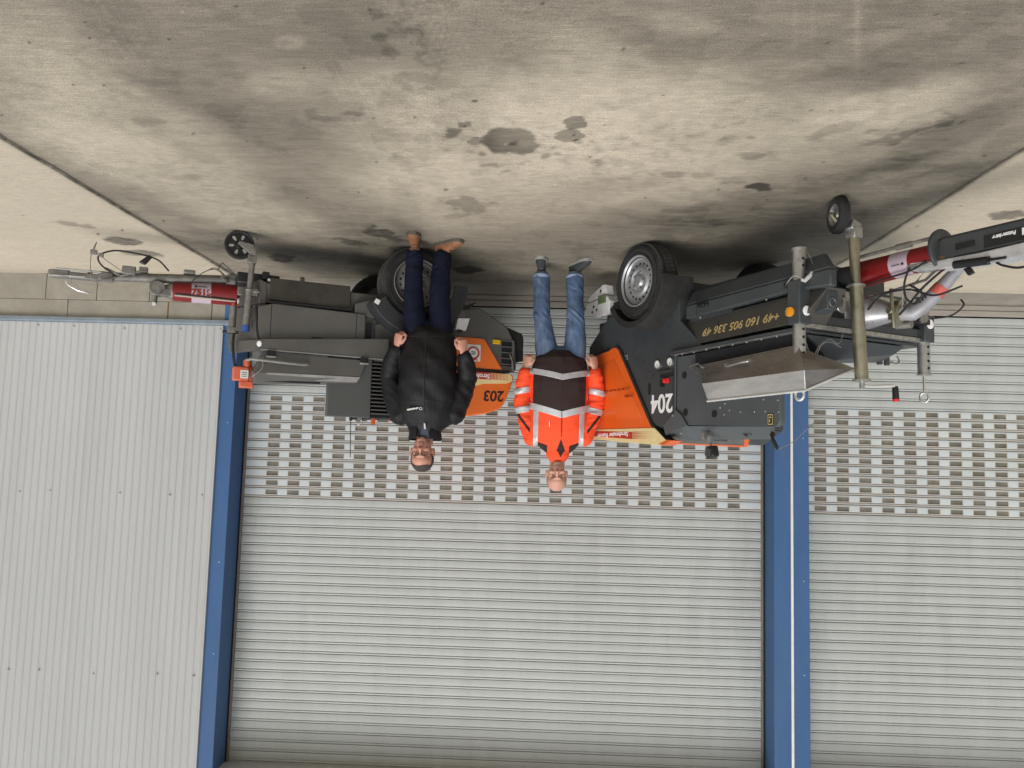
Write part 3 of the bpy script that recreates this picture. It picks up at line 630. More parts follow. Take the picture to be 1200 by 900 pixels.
    def sheet(a, b, c_, d_, off):
        off = Vector(off); P = [Vector(v_) for v_ in (a, b, c_, d_)]; mb.hexa(P+[p+off for p in P])
    sheet(midA, midB, topB, topA, (0, -th, 0))
    inn = (1.290, .09, 1.002); ina = (.50, .18, 1.05)
    def tri4(P, off): off = Vector(off); P = [Vector(p) for p in P]; mb.hexa(P+[p+off for p in P])
    tri4([(lowA[0]+.002, .497, .945), (midA[0]+.003, .541, 1.066), (topA[0]+.003, .497, 1.175), ina], (.004, 0, 0))
    tri4([topA, topB, inn, ina], (0, 0, .005))
    T = mb.build('aluminium_tray', ALU, A, .0015)
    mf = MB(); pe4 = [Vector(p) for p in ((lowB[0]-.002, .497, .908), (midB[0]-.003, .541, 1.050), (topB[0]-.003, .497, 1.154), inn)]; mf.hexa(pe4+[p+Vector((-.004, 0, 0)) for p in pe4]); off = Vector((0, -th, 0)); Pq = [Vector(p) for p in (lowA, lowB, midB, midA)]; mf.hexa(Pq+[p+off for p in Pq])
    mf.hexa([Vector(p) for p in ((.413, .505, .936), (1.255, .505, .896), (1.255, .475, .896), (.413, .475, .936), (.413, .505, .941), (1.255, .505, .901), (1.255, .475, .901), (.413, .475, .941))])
    mf.build('tray_lower_face', mat('aluminium with painted reflection', (.30, .275, .25), .32, metal=.8, var=.25, scale=3, dirt=.5, dirtcol=(.16, .12, .09), stretch=(1, 1, 3)), T)  # dark reflection of the ground painted into the lower and end faces
    plate(MB(), [(.33, .850), (1.22, .826), (1.22, .93), (.385, .955), (.33, .93)], .470, .4765).build('painted_shade_below_tray', VOIDM, A)  # black plate paints the shade in the gap under the tray
    MB().tube([(.484, .503, 1.180), (1.302, .503, 1.159), (1.292, .09, 1.006)], .0075, 8).build('tray_edge_bead', mat('pale steel', (.60, .60, .58), .4, metal=.2), T)
    MB().tube([(.30, .50, .935), (.395, .507, .925), (.43, .51, .95)], .006, 6).tube([(.30, .50, .935), (.40, .52, .99)], .005, 6).build('tray_bracket', GALV, T)
    MB().tube([(.70, .527, .965), (.735, .548, .972), (.86, .545, .960), (.89, .522, .955)], .007, 8).box(.68, .72, .515, .535, .955, .975).box(.86, .905, .512, .532, .945, .966).build('tray_handle', GALV, T)
    # work lamp on bracket, lifting eye, rubber strap
    lb = MB().box(.41, .44, .41, .45, 1.40, 1.455).tube([(.425, .43, 1.44), (.44, .43, 1.475)], .008, 8).box(.36, .39, .40, .45, 1.385, 1.425)
    Lb = lb.build('lamp_bracket', GALV, A, .002)
    MB().box(-.036, .036, -.03, .03, -.04, .035, Matrix.Rotation(R(14), 3, 'Y')).build('work_lamp', BLKP, Lb, .012, loc=(.448, .43, 1.512))
    MB().prism([(.418, 1.482), (.470, 1.490), (.462, 1.54), (.412, 1.535)], .458, .463, 'xz').build('lamp_glass', mat('smoked lens', (.05, .05, .05), .15), Lb, .003)
    MB().box(.69, .755, .375, .39, 1.375, 1.40).ring((.722, .392, 1.385), (0, 1, .35), .022, .007, 20, 8).build('lifting_eye', DG, A, .002)
    MB().lathe([(0, .014), (.02, .012)], (.955, .395, 1.395), (0, 1, .3), 10).tube([(.955, .41, 1.395), (.975, .42, 1.43), (1.005, .42, 1.475), (1.012, .42, 1.49)], [.008, .012, .012, .005], 8).build('rubber_strap', BLK, A)
    MB().tube([(1.012, .42, 1.49), (1.02, .30, 1.44), (1.02, .1, 1.3)], .0025, 6).build('strap_wire', GALV, A)
    # dark hopper and its lip beyond the tray
    MB().hexa([(1.08, -.50, .82), (1.22, -.45, .82), (1.22, .40, .82), (1.0, .40, .82), (.98, -.52, .895), (1.16, -.42, .868), (1.16, .16, .955), (1.0, .16, .955)]).build('front_hopper', DG, A, .006)
    b = MB()
    for yy in (-.49, -.56): b.tube([(1.0, yy, .83), (1.0, yy, .91)], .018, 10)
    b.build('hopper_hinge', DG, A)
    hose('hopper_loop', [(1.0, -.60, .885), (1.0, -.65, .89), (1.0, -.68, .875), (1.0, -.66, .84)], .005, DGL, A)
    # front frame with the two prop stands
    MB().box(1.17, 1.25, -.62, .46, .705, .760).build('front_beam', DG, A, .004)
    MB().box(1.165, 1.256, -.60, .44, .762, .788).build('front_beam_trim', GALV, A, .002)
    bolts_ = MB()
    for k in range(8): bolts_.lathe([(0, .007), (.004, .006)], (1.257, .36-k*.125, .775), (1, 0, 0), 6)
    build_each(bolts_, 'rivet', GALV, A)
    def prop(w, sleeve, z0, z1, zt, near):
        P = MB().tube([(1.235, w, z0), (1.235, w, z1)], .037, 20).build('prop_stand', GALV, A, ang=50)
        MB().box(1.188, 1.282, w-.047, w+.047, sleeve[0], sleeve[1]).build('sleeve', DG, P, .008)
        build_each(MB().tube([(1.235, w, z0-.006), (1.235, w, z0+.004)], .043, 20).tube([(1.235, w, z1), (1.235, w, z1+.006)], .043, 20), 'tube_end', GALV, P)
        e = MB(); eyebolt(e, 1.235, w, z1, zt, (.4, .9, 0)); e.build('eye_bolt', BRIGHT, P)
        d = Vector((1, .15, 0)).normalized()
        holes(P, 1.235+d.x*.0355, w+d.y*.0355, [sleeve[1]+.03+k*.045 for k in range(6) if sleeve[1]+.03+k*.045 < z1-.03], d)
        if near: holes(P, 1.235+d.x*.0355, w+d.y*.0355, [z0+.06, z0+.10], d)
        return P
    P1 = prop(.475, (.52, .775), .335, 1.035, 1.150, True)
    P2 = prop(-.60, (.615, .785), .50, .985, 1.105, False)
    for (x, y, z, ax, m_) in ((1.215, .5225, .702, (0, 1, 0), AMB), (1.2825, .470, .700, (1, .0, 0), WREF)):
        MB().lathe([(0, .028), (.005, .028), (.006, .024)], (x, y, z), ax, 24).build('reflector', m_, P1)
    MB().lathe([(0, .03), (.005, .03), (.006, .026)], (1.2825, -.60, .672), (1, 0, 0), 24).build('reflector', WREF, P2)
    Z = MB().tube([(1.284, .505, .525), (1.30, .50, .535), (1.315, .475, .505), (1.33, .41, .425)], [.010, .012, .013, .011], 8).build('locking_pin', MATS['pale steel'], P1)
    hose('pin_cord', [(1.31, .44, .45), (1.30, .45, .40), (1.285, .47, .35)], .0025, DGL, P1)
    hose('pin_cord', [(1.285, .50, .52), (1.25, .53, .50), (1.20, .53, .53), (1.17, .51, .54)], .003, GALV, P1)
    # U shaped towing bracket behind the near stand
    MB().prism([(1.24, .53), (1.345, .548), (1.39, .590), (1.39, .70), (1.24, .72)], .34, .42, 'xz').build('side_bracket', DG, A, .006)
    MB().ring((1.392, .385, .66), (1, 0, 0), .024, .004, 18, 6).build('bracket_ring', DGL, A)
    # jockey wheel
    J = MB().tube([(1.36, .158, .53), (1.36, .118, 1.075)], .037, 20).build('jockey_wheel', ZINC, A, ang=50)
    MB().tube([(1.36, .172, .22), (1.36, .158, .53)], .029, 18).build('inner_tube', ZINC, J)
    MB().tube([(1.36, .158, .528), (1.36, .158, .538)], .052, 20).tube([(1.36, .118, 1.075), (1.36, .118, 1.087)], .050, 20).build('collar', GALV, J)
    MB().tube([(1.36, .117, 1.085), (1.36, .116, 1.125)], .014, 10).build('crank_stub', GALV, J)
    MB().tube([(1.36, .116, 1.112), (1.37, .02, 1.110), (1.38, -.12, 1.096), (1.38, -.135, 1.105)], .009, 8).build('crank_arm', mat('pale steel', (.60, .60, .58), .4, metal=.2), J)
    MB().tube([(1.38, -.138, 1.10), (1.38, -.140, 1.115), (1.38, -.143, 1.175)], [.015, .018, .019], 14).build('crank_grip', BLKP, J)
    MB().tube([(1.38, -.143, 1.175), (1.38, -.144, 1.19)], [.020, .019], 14).build('grip_end', REDG, J)
    MB().box(1.325, 1.395, .135, .205, .19, .255).box(1.30, 1.39, .14, .215, .155, .215, Matrix.Rotation(R(-14), 3, 'X')).build('fork_yoke', GALV, J, .006)
    for sg in (1, -1):
        hb_ = Vector((1.30, .225, .108))+Vector((-.40, .916, 0))*.044*sg; tp = Vector((1.345, .182, .20))+Vector((-.40, .916, 0))*.034*sg
        MB().tube([tp, hb_], [.020, .014], 8).lathe([(0, .017), (.012, .017)], hb_-Vector((-.40, .916, 0))*.006, (-.40, .916, 0), 10).build('fork_arm', ZINC, J)
    # wheel stands almost parallel to the side
    jw = MB().lathe([(-.028, .062), (-.030, .09), (-.020, .104), (0, .108), (.020, .104), (.030, .09), (.028, .062)], (1.30, .225, .108), (-.40, .916, 0), 40, True)
    jw.build('jockey_tyre', TYRE, J)
    jr_ = MB()
    for k in range(3): jr_.ring(Vector((1.30, .225, .108))+Vector((-.40, .916, 0))*(k-1)*.013, (-.40, .916, 0), .1075, .0035, 40, 6)
    jr_.build('tread_ribs', MATS['dusty tread'] if 'dusty tread' in MATS else BLK, J)
    MB().lathe([(-.01, .001), (-.01, .064), (.029, .066), (.026, .060), (.010, .052), (.010, .03), (.022, .022), (.024, .001)], (1.30, .225, .108), (-.40, .916, 0), 32).build('jockey_rim', GALV, J)
    # drawbar: dark beam, red drum with label, flange, long dark tow bar with black sticker
    MB().tube([(.95, 0, .42), (1.28, 0, .435)], .07, 20).build('drawbar_root', DG, A)
    MB().tube([(1.24, -.02, .425), (1.775, -.0, .418)], [.080, .066], 32).build('red_drum', RED, A, ang=50)
    MB().tube([(1.50, -.0105, .4213), (1.62, -.006, .4199)], [.0742, .0714], 32).build('drum_label', LAB, A)
    MB().box(1.585, 1.600, .0665, .0680, .434, .446).build('label_logo', BLKT, A); MB().box(1.525, 1.575, .0668, .0682, .438, .442).build('label_line', BLKT, A)
    MB().tube([(1.24, .045, .335), (1.60, .052, .333), (1.62, .052, .333), (1.80, .05, .33)], .011, 10).tube([(1.55, .052, .335), (1.64, .052, .335)], .018, 12).build('brake_rod_tube', DIRTM, A)
    MB().lathe([(0, .05), (.006, .112), (.020, .115), (.026, .108), (.030, .085)], (1.772, 0, .395), (1, 0, 0), 36).build('drawbar_flange', DG, A, .002)
    MB().prism([(1.79, .345), (1.83, .338), (2.75, .352), (2.75, .468), (1.83, .465), (1.79, .455)], -.055, .055, 'xz').build('tow_bar', DG, A, .018, seg=3)
    MB().box(1.90, 2.00, .055, .062, .400, .430).build('bar_plate', BLKP, A, .002)
    plate(MB(), [(2.048, .388), (2.75, .393), (2.75, .458), (2.048, .455)], .0555, .057).build('black_sticker', BLKT, A)
    text('maker_lettering', 'Putzmeister', .026, WHT, A, (2.150, .0578, .408), (-1, 0, 0), (0, 0, 1), .92, bold=.0012, shear=.1)
    plate(MB(), [(2.236, .396), (2.27, .396), (2.27, .432), (2.236, .432)], .0572, .0582).build('sticker_mark', WHT, A)
    # brake lever assembly above the bar (bright pressed steel), gas strut, lever
    MB().prism([(1.63, .440), (1.83, .462), (2.02, .470), (2.62, .462), (2.62, .530), (2.20, .535), (2.10, .545), (2.06, .530), (1.82, .515), (1.64, .490)], -.03, .060, 'xz').build('brake_lever_housing', mat('bright pressed steel', (.60, .61, .62), .35, metal=.5, var=.2, scale=12), A, .006)
    MB().tube([(1.62, .046, .462), (1.86, .05, .474)], .017, 12).build('brake_cylinder', BRIGHT, A)
    MB().tube([(1.90, .07, .510), (2.08, .07, .525)], .022, 12).tube([(2.08, .06, .52), (2.16, .06, .525)], .007, 8).build('gas_strut', BLKP, A)
    MB().prism([(1.775, .44), (1.84, .44), (1.835, .51), (1.785, .52)], .045, .055, 'xz').build('rusty_link', mat('rusty steel', (.20, .11, .06), .7, metal=.3, var=.3), A, .003)
    MB().prism([(1.93, .535), (1.965, .53), (1.985, .565), (1.955, .575)], .03, .05, 'xz').build('rubber_stop', BLKP, A, .003)
    # cone, coupling clamp and bent outlet pipe with sleeve
    cx = -.16
    MB().box(1.19, 1.235, -.36, .10, .53, .71).build('pump_flange', GALV, A, .006)
    MB().tube([(1.18, .155, .60), (1.235, .155, .60)], .045, 20).tube([(1.235, .12, .62), (1.16, .12, .62)], .05, 16).build('inspection_box', GALV, A, .004)
    mb = MB().lathe([(0, .112), (.012, .114), (.05, .10), (.17, .055), (.19, .055)], (1.225, -.06, .645), Vector((1, -.38, .12)), 40)
    mb.build('reducing_cone', mat('grey sprayed cone', (.36, .36, .37), .35, metal=.5, var=.15, dirt=.3), A, ang=60)
    dq = Vector((1, -.38, .12)).normalized(); pe = Vector((1.225, -.06, .645))+dq*.20
    MB().lathe([(-.022, .064), (-.016, .074), (.016, .074), (.022, .064)], pe, dq, 28).build('pipe_clamp', ZINC, A)
    MB().tube([pe+Vector((.02, .08, -.13)), pe+Vector((.03, .085, -.01)), pe+Vector((.03, .075, .10))], .011, 10).lathe([(0, .02), (.03, .02)], pe+Vector((.02, .075, .0)), (0, 1, 0), 14).box(pe.x-.005, pe.x+.04, pe.y+.05, pe.y+.08, pe.z+.01, pe.z+.05).build('clamp_lever', ZINC, A, .002)
    pp = [pe+dq*.02, pe+dq*.08, pe+Vector((.125, -.055, -.03)), pe+Vector((.18, -.085, -.09)), pe+Vector((.245, -.115, -.17)), pe+Vector((.30, -.14, -.235))]
    MB().tube(pp, [.047, .048, .046, .043, .036, .029], 24).build('outlet_pipe', mat('white sprayed pipe', (.30, .30, .32), .45, metal=.2, var=.2, dirt=.6, dirtcol=(.25, .22, .2)), A)
    u = (pp[4]-pp[3]).normalized()
    MB().tube([pp[3]+u*.0, pp[3]+u*.055], [.045, .042], 24).build('red_pipe_band', mat('faded red print', (.50, .10, .08), .5, var=.2), A)
    for j_ in range(3): MB().tube([pp[2]+(pp[3]-pp[2])*(.15+.22*j_)+Vector((0, .0500-.001*j_, -.02)), pp[2]+(pp[3]-pp[2])*(.22+.22*j_)+Vector((0, .0510-.001*j_, .008))], .0045, 6).build('pipe_mark', BLKT, A)
    MB().tube([(1.23, -.02, .585), (1.70, .02, .545), (1.78, .02, .49)], .008, 8).build('brake_rod', DGL, A)
    for pts, r_ in (([(1.20, .02, .52), (1.45, .05, .50), (1.62, .06, .49), (1.74, .07, .46)], .006), ([(1.30, 0, .66), (1.42, .02, .585), (1.58, 0, .575), (1.72, -.02, .63), (1.86, -.05, .60)], .006),
                    ([(1.63, .06, .47), (1.60, .06, .55), (1.60, .05, .63), (1.64, .03, .67), (1.69, .04, .62), (1.62, .05, .56)], .006), ([(1.52, 0, .71), (1.60, .02, .66), (1.70, .03, .58), (1.86, .05, .50), (1.93, .06, .505)], .0065),
                    ([(2.10, .05, .535), (2.16, .08, .57), (2.26, .10, .60), (2.40, .08, .57), (2.6, .04, .50)], .006), ([(1.50, -.30, .70), (1.60, -.34, .69), (1.66, -.36, .64), (1.64, -.37, .60)], .005)):
        hose('hose', pts, r_, BLK, A)
    for dz in (0, .018, .036): hose('safety_wire', [(1.50, -.05, .69), (1.53, -.02, .64-dz), (1.60, 0, .58-dz*.5), (1.70, .03, .50)], .0022, GALV, A)
    hose('safety_wire', [(1.245, .38, .985), (1.245, .34, .90), (1.245, .25, .84), (1.245, .17, .86), (1.25, .14, .80)], .003, GALV, A)
    hose('safety_wire', [(1.245, .37, .975), (1.245, .31, .88), (1.245, .24, .855), (1.245, .15, .88)], .003, GALV, A)
    hose('chain_cord', [(1.25, .45, .85), (1.25, .42, .92), (1.25, .38, .95), (1.25, .37, .98)], .004, DGL, A)
    MB().ring((1.25, .375, .985), (1, 0, 0), .022, .007, 16, 6).box(1.24, 1.26, .32, .36, .965, .985).build('shackle', BRIGHT, A)
    MB().box(1.25, 1.33, -.54, -.34, .655, .69).box(1.26, 1.32, -.46, -.38, .60, .66).build('cable_clamp_block', BLKP, A, .006)
    MB().tube([(1.25, -.50, .655), (1.36, -.44, .665)], .025, 14).tube([(1.22, -.32, .70), (1.34, -.35, .70)], .028, 16).build('hydraulic_fitting', DIRTM, A)
    # wheels, mudguards
    wheel(A, -.135, .645, 1)
    wheel(A, -.135, -.645, -1)
    fender(A, -.135, .335, 88, -62, .40, .665, BLK, .014, .035)
    fender(A, -.135, .335, 80, -62, -.40, -.665, BLK)
    # white rear light box with a green side
    W = MB().prism([(-1.03, .392), (-.82, .40), (-.82, .285), (-.86, .235), (-1.18, .262), (-1.20, .315)], .30, .42, 'xz').build('rear_light_board', WREF, A, .006)
    MB().prism([(-1.17, .215), (-.925, .136), (-.89, .140), (-.875, .222), (-1.15, .245)], .34, .42, 'xz').build('number_plate_bracket', WREF, W, .003)
    MB().box(-.98, -.87, .405, .432, .225, .295).build('green_side_box', LIME, W, .004)
    MB().box(-.90, -.60, .34, .38, .30, .42).build('lamp_arm', BLKP, A, .004)
    for (x, z) in ((-1.08, .345), (-1.06, .300), (-1.01, .335)): MB().lathe([(0, .012), (.002, .012)], (x, .42, z), (0, 1, 0), 10).build('lamp_screw', BLKT, W)
    MB().lathe([(0, .014), (.002, .014)], (-.955, .42, .185), (0, 1, 0), 12).build('plate_mark', BLKT, W)
    return A
pump204()

# ---------- pump 203: its right side (-w) faces us
def pump203():
    B = tag(empty('screed_pump', (1.2678, 6.2963, 0), R(-26)), 'dusty grey trailer pump numbered 203 with orange hood, parked left of the blue post', 'trailer pump', 'trailer mounted screed pumps')
    B['label'] = 'dusty grey trailer pump numbered 203 with orange hood behind the man in black'
    MB().box(-.60, 1.02, -.40, .36, .36, .54).box(-.11, -.03, -.44, .44, .24, .32).box(.15, 1.0, -.44, .40, .54, .86).build('chassis', DG3, B, .01)
    # engine housing with sloping rear
    rear = [(-.45, .42), (-.66, .385), (-.72, .42), (-.905, .52), (-.985, .66), (-.997, .868), (-.96, .895), (.20, .895), (.20, .60), (.0, .55)]
    plate(MB(), rear, -.46, .42).build('engine_housing', DG3, B, .012)
    plate(MB(), [(.212, .86), (.540, .86), (.540, 1.322), (.212, 1.318)], -.478, -.42).build('upper_housing', mat('cool grey paint', (.075, .078, .076), .45, var=.08, scale=3, dirt=.25, dirtcol=(.11, .105, .09)), B, .006)
    plate(MB(), [(-.30, .88), (.209, .88), (.209, 1.315), (-.30, 1.30)], -.440, .20).build('louvre_recess', VOIDM, B)
    lv = MB()
    for k in range(14):
        z = .905+k*.029; lv.box(-.12, .209, -.478, -.445, z, z+.009)
    lv.build('louvre_grille', DG3, B, .001)
    # orange side panel and hood
    op = [(-.10, .648), (-.66, .636), (-.70, .640), (-.722, .668), (-.868, .880), (-.10, .886)]
    plate(MB(), op, -.472, -.44).build('orange_panel', ORG3, B, .006)
    hd = [(-.16, .900), (-.945, .910), (-.968, .93), (-.955, .99), (-.915, 1.10), (-.885, 1.165), (-.84, 1.205), (-.72, 1.248), (-.50, 1.282), (-.16, 1.31)]
    H = plate(MB(), hd, -.478, .42).build('orange_hood', ORG3, B, .012, seg=3)
    plate(MB(), [(-.16, .888), (-.93, .895), (-.93, .902), (-.16, .899)], -.481, -.44).build('hood_gasket', BLK, H)
    cr = [(-.18, .906), (-.93, .914), (-.955, .935), (-.950, .972), (-.90, .992), (-.80, .998), (-.70, 1.005), (-.62, 1.030), (-.55, 1.055), (-.18, 1.10)]
    plate(MB(), cr, -.4796, -.46).build('cream_field', CREAM, H)
    rd = [(-.35, .910), (-.762, .912), (-.762, .968), (-.35, .972)]
    plate(MB(), rd, -.4806, -.46).build('red_field', REDD, H)
    sb = MB()
    for k in range(12):
        x = -.772-k*.0125; w_ = .0042*(1-k/16); sb.box(x-w_, x+w_, -.4806, -.46, .913, .966)
    sb.build('red_bars', REDD, H)
    text('owner_lettering', 'Strohmaier', .052, WHT, H, (-.752, -.4812, .942), (1, 0, 0), (0, 0, 1), 1.0, bold=.0012, align='LEFT')
    text('number_203', '203', .118, BLKT, H, (-.795, -.4792, 1.095), (1, 0, .02), (-.02, 0, 1), 1.02, bold=.003, shear=.12)
    lg = plate(MB(), [(-.545, .695), (-.668, .692), (-.668, .826), (-.545, .83)], -.4745, -.46).build('round_logo_sticker', WHP, B)
    MB().ring((-.606, -.4750, .762), (0, 1, 0), .046, .0075, 36, 6).build('logo_ring', REDD, lg)
    MB().box(-.64, -.575, -.4755, -.474, .745, .78).build('logo_bar', WHP, lg)
    for dz in (-.008, .008): MB().box(-.624, -.588, -.4765, -.4755, .762+dz-.004, .762+dz+.004).build('logo_letters', BLKT, lg)
    plate(MB(), [(-.60, .812), (-.645, .812), (-.645, .82), (-.60, .82)], -.4755, -.474).build('logo_line', REDD, lg)
    MB().box(-.842, -.775, -.475, -.458, .636, .672).build('side_marker', mat('yellow lens', (.70, .40, .01), .3), B, .004)
    # rear ventilation opening and rubber corner
    plate(MB(), [(-.858, .635), (-.955, .635), (-.970, .72), (-.970, .85), (-.858, .845)], -.4615, -.44).build('rear_grille', VOIDM, B)
    g = MB()
    for k in range(5): g.box(-.962, -.856, -.466, -.452, .635+k*.048, .643+k*.048)
    g.box(-.966, -.950, -.468, -.455, .63, .86); g.build('grille_bars', DGL, B, .001)
    plate(MB(), [(-.885, .505), (-1.06, .56), (-1.075, .60), (-1.075, .79), (-1.0, .80), (-.985, .66), (-.92, .53)], -.42, .36).build('rear_buffer', BLK, B, .008)
    hose('rear_cable', [(-.94, -.475, .77), (-.955, -.48, .83), (-.965, -.47, .89), (-.99, -.44, .86)], .005, DGL, B)
    hose('rear_cable', [(-.925, -.475, .75), (-.945, -.48, .80), (-.95, -.48, .88)], .004, GALV, B)
    plate(MB(), [(-.47, .405), (-.66, .325), (-.64, .335), (-.585, .395), (-.72, .42)], -.42, -.39).build('rear_stay', BLKP, B, .002)
    # side box
    sb_ = [(.278, .535), (.955, .522), (1.06, .555), (1.05, .792), (.278, .735)]
    S_ = plate(MB(), sb_, -.475, -.30).build('side_box', DG3, B, .006)
    for x in (.965, .345): plate(MB(), [(x, .53), (x+.004, .53), (x+.004, .785), (x, .785)], -.4765, -.46).build('box_seam', VOIDM, S_)
    MB().box(.60, .675, -.487, -.47, .742, .768).build('box_handle', BLKP, S_, .008)
    plate(MB(), [(.232, .60), (.262, .60), (.262, .79), (.232, .79)], -.4785, -.45).build('dark_gap', VOIDM, B)
    # underride skirt
    MB().hexa([(.39, -.405, .318), (.975, -.405, .322), (.975, -.10, .322), (.39, -.10, .318), (.39, -.44, .50), (.975, -.44, .49), (.975, -.10, .49), (.39, -.10, .50)]).box(.735, .765, -.415, -.39, .292, .33).build('lower_skirt', mat('muddy skirt', (.045, .040, .032), .7, var=.3, scale=8, dirt=.5), B, .006)
    MB().box(.38, 1.0, -.455, -.3, .500, .518).build('skirt_gap_strip', BLKP, B)  # black strip put in for the dark gap above the skirt
    plate(MB(), [(.19, .40), (.36, .46), (.36, .53), (.19, .56)], -.465, -.2).build('skirt_corner', DG3, B, .004)
    # beam of the folding side, with its front return
    bm_ = plate(MB(), [(.10, .712), (1.035, .793), (1.03, .862), (.10, .868)], -.515, -.40).build('side_beam', DG3, B, .004)
    MB().hexa([(.11, -.518, .8685), (1.03, -.518, .8625), (1.03, -.47, .8625), (.11, -.47, .8685), (.11, -.518, .878), (1.03, -.518, .872), (1.03, -.47, .872), (.11, -.47, .878)]).build('beam_edge', mat('worn edge grey', (.23, .225, .21), .45, var=.2, dirt=.3), bm_, .002)
    MB().hexa([(1.034, -.513, .795), (1.034, -.40, .795), (1.20, -.15, .79), (1.22, -.22, .79), (1.034, -.513, .868), (1.034, -.40, .868), (1.20, -.15, .875), (1.22, -.22, .875)]).build('beam_return', DG3, bm_, .004)
    MB().lathe([(0, .022), (.006, .020), (.009, .010)], (1.040, -.505, .828), Vector((.75, -.65, 0)), 20).build('white_marker', WREF, bm_)
    # tray above it
    q = .0
    mb = MB()
    mb.hexa([(.262, -.515, .892), (1.01, -.515, .885), (1.01, -.30, .885), (.262, -.30, .892), (.31, -.525, 1.020), (1.075, -.525, 1.030), (1.075, -.30, 1.03), (.31, -.30, 1.02)])
    mb.hexa([(.312, -.527, 1.0215), (1.077, -.527, 1.0315), (1.077, -.30, 1.0315), (.312, -.30, 1.0215), (.340, -.495, 1.068), (1.06, -.495, 1.105), (1.06, -.30, 1.105), (.340, -.30, 1.068)])
    Tt = mb.build('bag_tray', DG3, B, .004)
    MB().hexa([(.311, -.5275, 1.022), (.98, -.5275, 1.031), (.98, -.520, 1.031), (.311, -.520, 1.022), (.333, -.506, 1.062), (.98, -.506, 1.074), (.98, -.49, 1.074), (.333, -.49, 1.062)]).build('tray_light_edge', mat('worn edge grey', (.23, .225, .21), .45), Tt, .001)
    MB().hexa([(.60, -.5035, 1.078), (1.00, -.5035, 1.080), (1.00, -.48, 1.080), (.60, -.48, 1.078), (.60, -.4985, 1.088), (1.00, -.4985, 1.096), (1.00, -.48, 1.096), (.60, -.48, 1.088)]).build('tray_slot', VOIDM, Tt)
    MB().tube([(.70, -.528, .955), (.73, -.545, .96), (.85, -.550, .957), (1.02, -.550, .948), (1.09, -.545, .945), (1.12, -.50, .95)], .010, 10).build('tray_bar', mat('worn edge grey', (.23, .225, .21), .45), Tt)
    for x in (.955, .285):
        MB().hexa([(x-.025, -.53, .872), (x+.03, -.53, .872), (x+.03, -.50, .872), (x-.025, -.50, .872), (x-.03, -.535, .910), (x+.035, -.535, .910), (x+.035, -.50, .910), (x-.03, -.50, .910)]).build('rubber_buffer', BLKP, Tt, .004)
        MB().box(x-.03, x+.036, -.54, -.515, .912, .925).build('buffer_foot', GALV, Tt, .002)
    hose('tray_chain', [(1.02, -.545, .93), (1.015, -.545, 1.0), (1.06, -.54, 1.05), (1.08, -.53, 1.07)], .003, GALV, B)
    # front sheet below the return and the dark brace
    MB().hexa([(1.055, -.46, .555), (1.055, -.42, .555), (1.20, .10, .50), (1.22, .05, .50), (1.055, -.46, .79), (1.055, -.42, .79), (1.20, .10, .80), (1.22, .05, .80)]).build('front_sheet', DG3, B, .004)
    MB().hexa([(1.00, -.40, .36), (1.05, -.40, .34), (1.18, .02, .34), (1.16, .06, .34), (1.00, -.42, .52), (1.05, -.42, .52), (1.20, .0, .50), (1.18, .05, .50)]).build('front_plate', DG3, B, .004)
    MB().tube([(1.075, -.455, .54), (1.045, -.47, .80)], .010, 8).build('dark_brace', BLKP, B)
    # prop with cable, vibrator motor
    MB().tube([(1.215, -.30, .54), (1.215, -.30, .72)], .025, 14).box(1.19, 1.25, -.33, -.27, .70, .74).build('front_prop', DIRTM, B, .002)
    MB().box(1.17, 1.28, -.32, -.27, .725, .74).build('prop_lever', BLKP, B, .002)
    hose('motor_cable', [(1.20, -.31, .73), (1.205, -.32, .82), (1.195, -.33, .92), (1.18, -.33, .99)], .010, BLK, B)
    V = MB().box(1.085, 1.195, -.36, -.27, .985, 1.085).build('vibrator_motor', mat('faded orange casting', (.62, .13, .06), .5, var=.1, dirt=.3, dirtcol=(.35, .12, .08)), B, .010, seg=3)
    vm_ = V.data.materials[0]
    MB().tube([(1.10, -.33, .93), (1.10, -.33, .985)], .026, 14).tube([(1.105, -.31, 1.0), (1.06, -.31, 1.0)], .030, 14).box(1.05, 1.145, -.35, -.27, 1.085, 1.135).box(1.055, 1.085, -.345, -.28, 1.0, 1.09).build('motor_body', vm_, V, .008)
    plate(MB(), [(1.09, 1.01), (1.145, 1.01), (1.145, 1.07), (1.09, 1.07)], -.3625, -.36).build('rating_plate', WHP, V)
    for k in range(3): plate(MB(), [(1.10, 1.025+k*.014), (1.135, 1.025+k*.014), (1.135, 1.029+k*.014), (1.10, 1.029+k*.014)], -.3632, -.3625).build('plate_print', BLKT, V)
    for k in range(3): MB().ring((1.10, -.33, .94+k*.014), (0, 0, 1), .026, .003, 16, 6).build('motor_fin', vm_, V)
    # drawbar
    Rr = MB().tube([(1.0, -.02, .275), (1.45, -.01, .315), (1.70, 0, .335), (2.02, 0, .362)], [.036, .036, .035, .033], 20).build('drawbar', DIRTM, B)
    MB().box(1.02, 1.24, -.07, .04, .25, .33, Matrix.Rotation(R(-5), 3, 'Y')).box(1.10, 1.18, -.12, .05, .26, .42).build('drawbar_saddle', DIRTM, B, .006)
    MB().box(.90, 1.20, -.30, -.05, .28, .36).box(.98, 1.03, -.36, -.25, .27, .33).build('front_cross_member', BLKP, B, .008)
    MB().lathe([(0, .012), (.01, .012)], (.985, -.365, .335), (0, -1, 0), 10).build('white_cap', WHP, B)
    D_ = MB().tube([(1.175, -.02, .405), (1.625, .0, .425)], [.083, .070], 32).build('red_drum', RED, B, ang=50)
    MB().tube([(1.36, -.012, .4132), (1.495, -.0055, .4192)], [.0792, .0753], 32).build('drum_label', LAB, D_)
